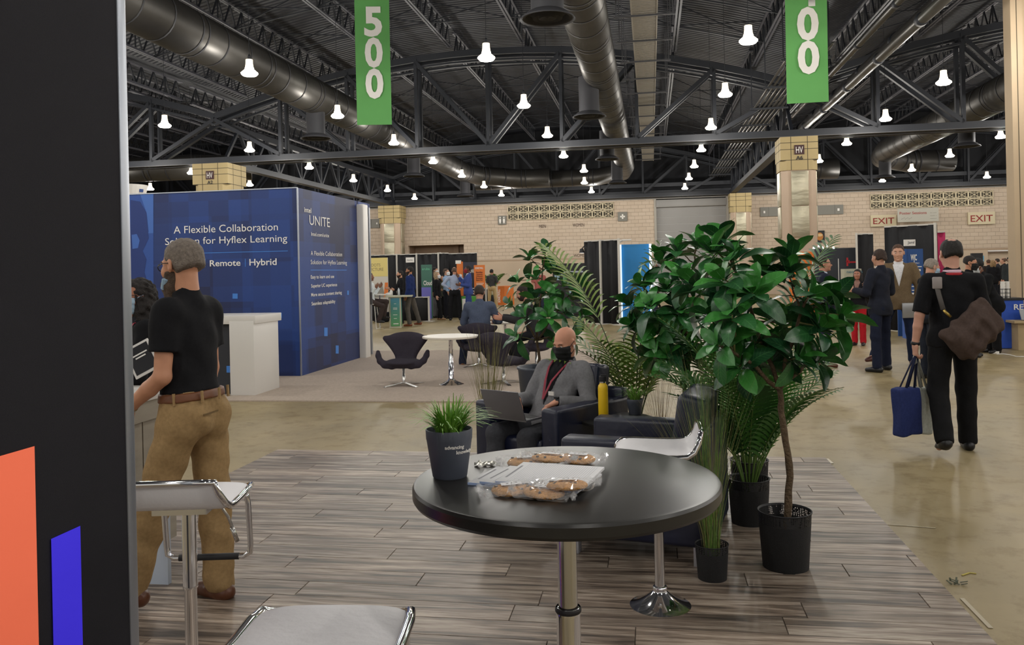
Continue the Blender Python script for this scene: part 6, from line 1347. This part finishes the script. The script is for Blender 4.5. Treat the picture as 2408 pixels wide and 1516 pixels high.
for i, s_ in enumerate(('Boundless', 'Cybersecurity', 'Unknown', 'Business', 'Remote Work')): btext(t, s_, .5, .66-.085*i, .055, M_('print_plum', '#5a2620'), w=t['w']*.6, bold=.02, lift=.008)
bshape(t, [R4(.2, .2, .9, .22), R4(.2, .14, .8, .16)], WHT, lift=.008)
t = thing('display_pedestal', 'orange display pedestal with white vertical lettering', 'pedestal', G(1190, 716), hall); t['w'] = .5; t['h'] = .95
k = MB(); k.lathe([(.001, 0), (.4, 0), (.38, .88), (.001, .9)], 8); k.build('body', ORG, t)
o = t.matrix_basis @ Vector((-.2, -.41, .12)); text('lettering', 'SONICWALL', WHT, t, o, ZV, -RV, w=.62, h=.11, bold=.03)
# green kiosk counter
kp = G(930, 771); t = thing('kiosk_counter', 'teal to green gradient kiosk counter with cream frame beside the navy blazer man', 'counter', kp, hall+.25)
def gradm(n_, c0, c1, z0, z1):
    m = bpy.data.materials.new(n_); m.use_nodes = True; nt = m.node_tree; b = nt.nodes['Principled BSDF']; tc = nt.nodes.new('ShaderNodeTexCoord'); sp = nt.nodes.new('ShaderNodeSeparateXYZ'); mr = nt.nodes.new('ShaderNodeMapRange'); mr.inputs[1].default_value = z0; mr.inputs[2].default_value = z1; r = nt.nodes.new('ShaderNodeValToRGB'); r.color_ramp.elements[0].color = lin(c0); r.color_ramp.elements[1].color = lin(c1)
    nt.links.new(tc.outputs['Object'], sp.inputs[0]); nt.links.new(sp.outputs[2], mr.inputs[0]); nt.links.new(mr.outputs[0], r.inputs[0]); nt.links.new(r.outputs[0], b.inputs['Base Color']); return m
GR1 = gradm('kiosk_gradient', '#5a9a62', '#3f7f98', .1, .9); CR_ = M_('kiosk_cream', '#b9b8a2')
k = MB(); k.box((0, .3, .45), (.34, .5, .9)); k.build('body', CR_, t)
k = MB(); k.box((0, .045, .46), (.26, .02, .82)); k.box((.172, .3, .46), (.01, .4, .82)); t['w'] = .3; t['h'] = .9; gp = k.build('print_panel', GR1, t)
bshape(t, [R4(.3, .12, .8, .15), R4(.35, .3, .65, .315), R4(.3, .42, .7, .435), R4(.3, .6, .7, .615), R4(.3, .64, .7, .655), R4(.4, .78, .6, .79)], WHT, lift=-.03)
k = MB(); k.box((.1, .3, .92), (.8, .62, .04)); k.build('countertop', CR_, t)
# things on the kiosk
for nm, lb, ct_, px, rr, hh, cc in (('water_bottle', 'clear water bottle with white cap on the kiosk counter', 'bottle', 938, .035, .22, '#b9c0c6'), ('tissue_roll', 'white tissue stack on the kiosk counter', 'tissues', 914, .09, .09, '#d5d3cf'), ('leaflet_stand', 'white leaflet leaning on the kiosk counter', 'leaflet', 920, .05, .17, '#d9d7d2')):
    p_ = P(px, 700, 24.6); t = thing(nm, lb, ct_, (p_.x, 24.6, .94)); k = MB(); k.lathe([(.001, 0), (rr, 0), (rr, hh*.75), (rr*.4, hh*.9), (rr*.4, hh), (.001, hh)], 12); k.build('body', M_('obj_'+nm, cc), t, smooth=True)
t = thing('tall_stool', 'tall white stool under the man in the white shirt', 'stool', (P(876, 730, 23.9).x, 23.95, 0)); k = MB(); k.lathe([(.001, .72), (.17, .71), (.18, .73), (.001, .75)], 16); k.build('seat', WPN, t)
for q_ in range(4):
    a_ = .6+q_*math.pi/2; k = MB(); k.tube([(math.cos(a_)*.12, math.sin(a_)*.12, .72), (math.cos(a_)*.22, math.sin(a_)*.22, 0)], .013, 6); k.build('leg', PST, t)
t = thing('backpack', 'black bag lying on the floor beside the tall white stool', 'bag', G(898, 757)); s = SDF((-.3, -.2, 0), (.3, .3, .45), .015); s.box((0, .05, .17), (.25, .14, .16), r=.07); s.wrinkle(.03, 12, 14, .3); s.build('bag_body', cloth('#1a1b1e'), t)
t = thing('round_table', 'small white high table in front of the seated man in white', 'table', (P(893, 700, 24.2).x, 24.2, 0)); k = MB(); k.lathe([(.001, 1.0), (.2, 1.0), (.2, .97), (.001, .97)], 20); k.build('tabletop', WPN, t); k = MB(); k.lathe([(.02, .97), (.02, .02), (.15, 0)], 10); k.build('pole', CHR2, t)
t = thing('covered_table', 'table with a bright green cloth behind the blue suited man', 'table', (P(1108, 700, 28.8).x, 28.8, 0), hall); k = MB(); k.box((0, 0, .37), (.55, .6, .74)); k.build('tablecloth', M_('cloth_green', '#4f9a3c'), t); k = MB(); k.box((-.12, -.31, .42), (.26, .01, .5)); k.build('print', WHT, t)
t = thing('covered_table', 'table with a black cloth behind the man with hands on hips', 'table', (P(1078, 700, 29.3).x, 29.3, 0), hall); k = MB(); k.box((0, 0, .37), (.9, .6, .74)); k.build('tablecloth', DRP, t)
for lb, px, py, Y, hh in (('palm plant behind the beige trousers man', 1158, 690, 38, 1.5), ('bright green palm plant glimpsed between the black drapes', 1050, 690, 33, 1.2)):
    b0 = P(px, 700, Y); b0.z = 0; palm(lb, b0, [(i*.8, 1.3, .15, 1.2, 10, .35, .35) for i in range(8)], PLD, lambda t: plant_pot_black(t, .2, .5), .03, RAC, .4)
b0 = G(1272, 745); g = thing('potted_grass', 'low bright tufted plant on the floor behind the left ficus', 'potted plant', b0); plant_pot_black(g, .14, .22); grass(g, 90, .5, .4, .08, GRT, 31, .012, .15)
# centre booth: black drape with blue panel
drape('tall black drape booth side left of the blue panel', 1376, 1461, 24.4, 23.4, 2.40, posts=(.5, 1.0), amp=.06)
t = pboard('exhibit_backdrop', 'bright blue backdrop panel with glowing white edges beside the black drape', 'panel', 1465, 574, 1530, 758, 24.2, mat('panel_blue', '#1583c9', .5), stand='floor', th=.1)
k = MB()
for s_ in (-1, 1): k.box((s_*(t['w']/2+.03), -.03, t['h']/2), (.07, .1, t['h'])); 
k.build('light_edge', mat('edge_lit', '#dfeaf2', .4, emit='#dcefff', estr=.9), t); k = MB(); k.tube([(-.5, -.1, t['h']+.05), (-.35, -.25, t['h']+.12), (-.1, -.25, t['h']+.12)], .03, 6); k.build('spotlight', WPN, t)
t = thing('clip_lamp', 'small black clip spotlight at the left end of the tall black drape', 'lamp', P(1368, 588, 24.2), 0); k = MB(); k.lathe([(.08, -.08), (.05, .04), (.001, .05)], 12); k.build('shade', BLK, t); k = MB(); k.bar((0, 0, .04), (.1, 0, .14), .03); k.bar((.1, 0, .14), (.14, 0, .05), .03); k.build('arm', BLK, t); k = MB(); k.lathe([(.001, -.085), (.07, -.082)], 12); k.build('bulb', mat('bulb_lit', '#ffffff', .4, emit='#ffffff', estr=4), t)
t = pboard('exhibit_backdrop', 'long low black display header with a lit screen behind the left ficus', 'panel', 1300, 619, 1376, 680, 27.0, BLK, stand='floor'); bshape(t, R4(.1, .83, .95, .86), EDG, lift=.006); bshape(t, [R4(.06, .70, .22, .8), R4(.5, .4, .7, .5)], M_('print_paleblue', '#8fa9b8'), lift=.006)
# right: orange banner, dark booth, drapes
t = pboard('backdrop_banner', 'bright orange backdrop banner right of the taller signed column', 'banner', 1858, 592, 1917, 680, 22.6, mat('orange_bright', '#e8782a', .6), stand='floor')  # one even bright orange over the whole panel
btext(t, 'SECURE CODE', .38, .74, .11, M_('print_peach', '#f6c9a0'), w=t['w']*.62, bold=.02, lift=.008); btext(t, 'FASTER', .38, .62, .11, MATS['print_peach'], w=t['w']*.4, bold=.02, lift=.008); bshape(t, [(.8, .55), (.97, .55), (.9, .95)], WHT, lift=.008)
t = pboard('backdrop_banner', 'dark grey booth backdrop with a red mark and small spotlights', 'banner', 1920, 583, 2018, 680, 22.0, M_('print_slate', '#23272f'), stand='floor', th=.1)
bshape(t, [R4(.78, .80, 1.0, .82), R4(.72, .76, .76, .87), [(.70, .82), (.79, .79), (.79, .84)]], M_('print_red', '#b3242c'), lift=.008); bshape(t, R4(.53, .5, .545, .86), WHT, lift=.008)
for i, px in enumerate((1914, 1926, 1934, 1944, 1960)):
    tt_ = thing('spotlight', 'small lit spotlight on the top edge of the dark booth, '+('first', 'second', 'third', 'fourth', 'fifth')[i]+' from the orange banner', 'spotlight', P(px, 583-(i % 2)*4, 21.8)); k = MB(); k.lathe([(.001, -.02), (.03, -.02), (.03, .02), (.001, .04)], 10); k.build('head', MATS['bulb_lit'], tt_, smooth=True); k = MB(); k.bar((0, 0, .0), (.05, .25, -.08), .015); k.build('arm', STG, tt_)
drape('black drape with a white post right of the dark booth backdrop', 2016, 2056, 21.6, 21.4, 2.34, posts=(.05,))
t = pboard('display_counter', 'pale counter top sign in front of the dark booth backdrop', 'counter', 1988, 632, 2026, 700, 20.0, M_('print_sand', '#a9a893'), stand='floor', th=.4); btext(t, 'neostats', .6, .93, .08, M_('print_teal', '#3f6f80'), lift=.008)
drape('tallest black drape backdrop behind the tan blazer man', 2083, 2206, 19.4, 18.5, 2.42, posts=(1.0,))
drape('magenta drape beside the walking man', 2207, 2226, 19.6, 19.5, 2.28, mat('drape_magenta', '#b32a5c', .8))
t = pboard('small_sign', 'small white booth sign above the blue banners', 'sign', 2127, 563, 2152, 578, 18.4, WHT); btext(t, 'Jamf', .62, .35, .06, MATS['print_dark'])
for x0, x1, lb in ((2112, 2134, 'left blue banner with white emblem behind the tan blazer man'), (2134, 2172, 'right, wider blue banner with white emblem and small text lines')):
    t = pboard('roll_up_banner', lb, 'banner', x0, 585, x1, 720, 17.9, M_('print_royal', '#1f4a86'), stand='floor'); btext(t, 'WJC', .45, .87, .13, WHT, w=t['w']*.36, bold=.03, lift=.008); btext(t, 'Building it', .62, .83, .035, WHT, w=t['w']*.3, lift=.008)
    for i in range(9): bshape(t, R4(.3, .79-.045*i, .9-.06*(i % 3), .80-.045*i+(.012 if i % 3 == 1 else 0)), WHT, lift=.008)
t = pboard('covered_table', 'blue printed table behind the walking man and the masked man', 'table', 2140, 705, 2180, 755, 17.0, M_('print_royal2', '#2553a0'), stand='floor', th=.5); bshape(t, [R4(.1, .3, .7, .5), R4(.5, .6, .9, .8)], WHT, lift=.008)
k = MB(); t = thing('monitor', 'black monitor seen behind the bearded man in black', 'screen', P(2297, 615, 14.6)); k.box((0, 0, 0), (.2, .04, .3)); k.build('screen', BLK, t); k = MB(); k.bar((0, 0, -.15), (0, 0, -1.6), .04); k.build('stand', STG, t)
t = pboard('poster', 'small pale blue poster on the wall left of the far double door', 'poster', 2304, 601, 2314, 615, 30, M_('print_ltblue', '#5f9fc0'), stand=True); bshape(t, R4(.2, .1, .8, .3), WHT, lift=.008)
# registration table with blue cloth, cups, boxes
t = thing('covered_table', 'registration table with a blue cloth lettered RE beside the beige pillar', 'table', P(2363, 700, 14.9).to_2d().to_3d(), hall); t['w'] = 1.0; t['h'] = .95
k = MB(); k.box((.06, .22, .44), (.5, .42, .86)); k.build('tablecloth', M_('cloth_royal', '#2350b8'), t); k = MB(); k.box((.05, .22, .89), (.54, .46, .04)); k.build('tabletop', BLK, t); btext(t, 'RE', .72, .74, .1, WHT, w=.16, bold=.02, y=-.005, lift=.01); bshape(t, [R4(.78, .4, .85, .5)], WHT, lift=.01)
k = MB(); k.box((-.35, .2, .75), (.36, .4, .3)); k.build('equipment_box', M_('box_black', '#232427'), t)
for i, px in enumerate((2366, 2377)):
    p_ = P(px, 680, 14.85); tt_ = thing('cup_stack', ('left', 'right')[i]+' stack of white cups in a wire rack on the registration table', 'cups', (p_.x, 14.95, .91)); k = MB()
    for j in range(5): k.lathe([(.03, .0+.05*j), (.038, .1+.05*j)], 12)
    k.build('cups', WHT, tt_, smooth=True); k = MB()
    for z_ in (.02, .09, .16): k.lathe([(.05, z_), (.052, z_+.008)], 12)
    for a_ in range(6): k.bar((math.cos(a_)*.051, math.sin(a_)*.051, 0), (math.cos(a_)*.051, math.sin(a_)*.051, .17), .005)
    k.build('wire_rack', BLK, tt_)
CDB = mat('cardboard', '#a07c4e', .8, var=.08, scale=4)
t = thing('cardboard_box', 'lower cardboard box on the floor beside the beige pillar', 'box', G(2371, 818), hall); k = MB(); k.box((0, .15, .22), (.2, .3, .44)); k.build('carton', CDB, t)
t2_ = thing('cardboard_box', 'upper cardboard box stacked beside the beige pillar', 'box', t.location+Vector((.01, 0, .442)), hall); k = MB(); k.box((0, .15, .17), (.17, .28, .34)); k.build('carton', CDB, t2_)
t = thing('desk', 'pale wooden desk edge with a printed board at the right edge of the picture', 'desk', G(2402, 822)+Vector((.1, 0, 0)), hall); WDD = mat('desk_wood', '#b59f7a', .6, var=.08, scale=3)
k = MB(); k.box((.15, .1, .37), (.1, .5, .74)); k.box((-.12, .1, .24), (.12, .4, .48)); k.build('leg', WDD, t); k = MB(); k.box((.1, .1, .50), (.75, .6, .04)); k.build('desktop', WDD, t)
tt_ = thing('printed_board', 'grey printed board leaning on the pale wooden desk', 'board', t.location+Vector((.05, -.1, .52)), hall); k = MB(); k.box((0, 0, .1), (.4, .02, .2), Matrix.Rotation(-.5, 3, 'X')); k.build('panel', M_('print_grey3', '#9a9c9e'), tt_)
pc = thing('power_strip', 'white power strip with its cable on the floor behind the walking man', 'power strip', G(2338, 831)); k = MB(); k.box((0, 0, .02), (.14, .06, .04), Matrix.Rotation(-.2, 3, 'Z')); k.build('housing', WHT, pc, bevel=.005); o_ = pc.location
k = MB(); k.tube([G(x, y, .01)-o_ for x, y in ((2344, 832), (2360, 832), (2375, 834), (2390, 838), (2412, 838), (2440, 836))], .008, 6); k.build('cable', WHT, pc, smooth=True)
# small marks and litter on the concrete
for lb, pts, w_, c_ in (('white scuffed tape mark on the concrete near the right corner of the planks', [(2262, 1406), (2295, 1440), (2330, 1476)], .02, '#b9ae98'), ('short white tape scrap at the rear right corner of the plank flooring', [(1944, 1078), (1956, 1089)], .03, '#d5cdbd'), ('thin pale crack mark across the concrete right of the planks', [(2080, 1232), (2140, 1236), (2200, 1241)], .008, '#bdb29a'), ('yellow twist of tape on the concrete right of the planks', [(2262, 1352), (2280, 1346), (2296, 1348)], .01, '#b3a245')):
    o_ = G(*pts[0], 0); t = thing('tape_mark', lb, 'tape', o_); k = MB(); q_ = [G(x, y, .003)-o_ for x, y in pts]
    for a_, b_ in zip(q_, q_[1:]): k.bar(a_, b_, w_, .002)
    k.build('strip', M_('mark_'+c_[1:], c_, .7), t)
t = thing('leaf_litter', 'small dark crumpled scrap beside the yellow twist of tape', 'scrap', G(2248, 1372)); rnd = random.Random(5); k = MB()
for i in range(9): a_ = Vector((rnd.uniform(-.03, .03), rnd.uniform(-.03, .03), .004)); k.bar(a_, a_+Vector((rnd.uniform(-.03, .03), rnd.uniform(-.03, .03), .012)), .008, .003)
k.build('scrap', M_('scrap_dark', '#4d5240'), t)
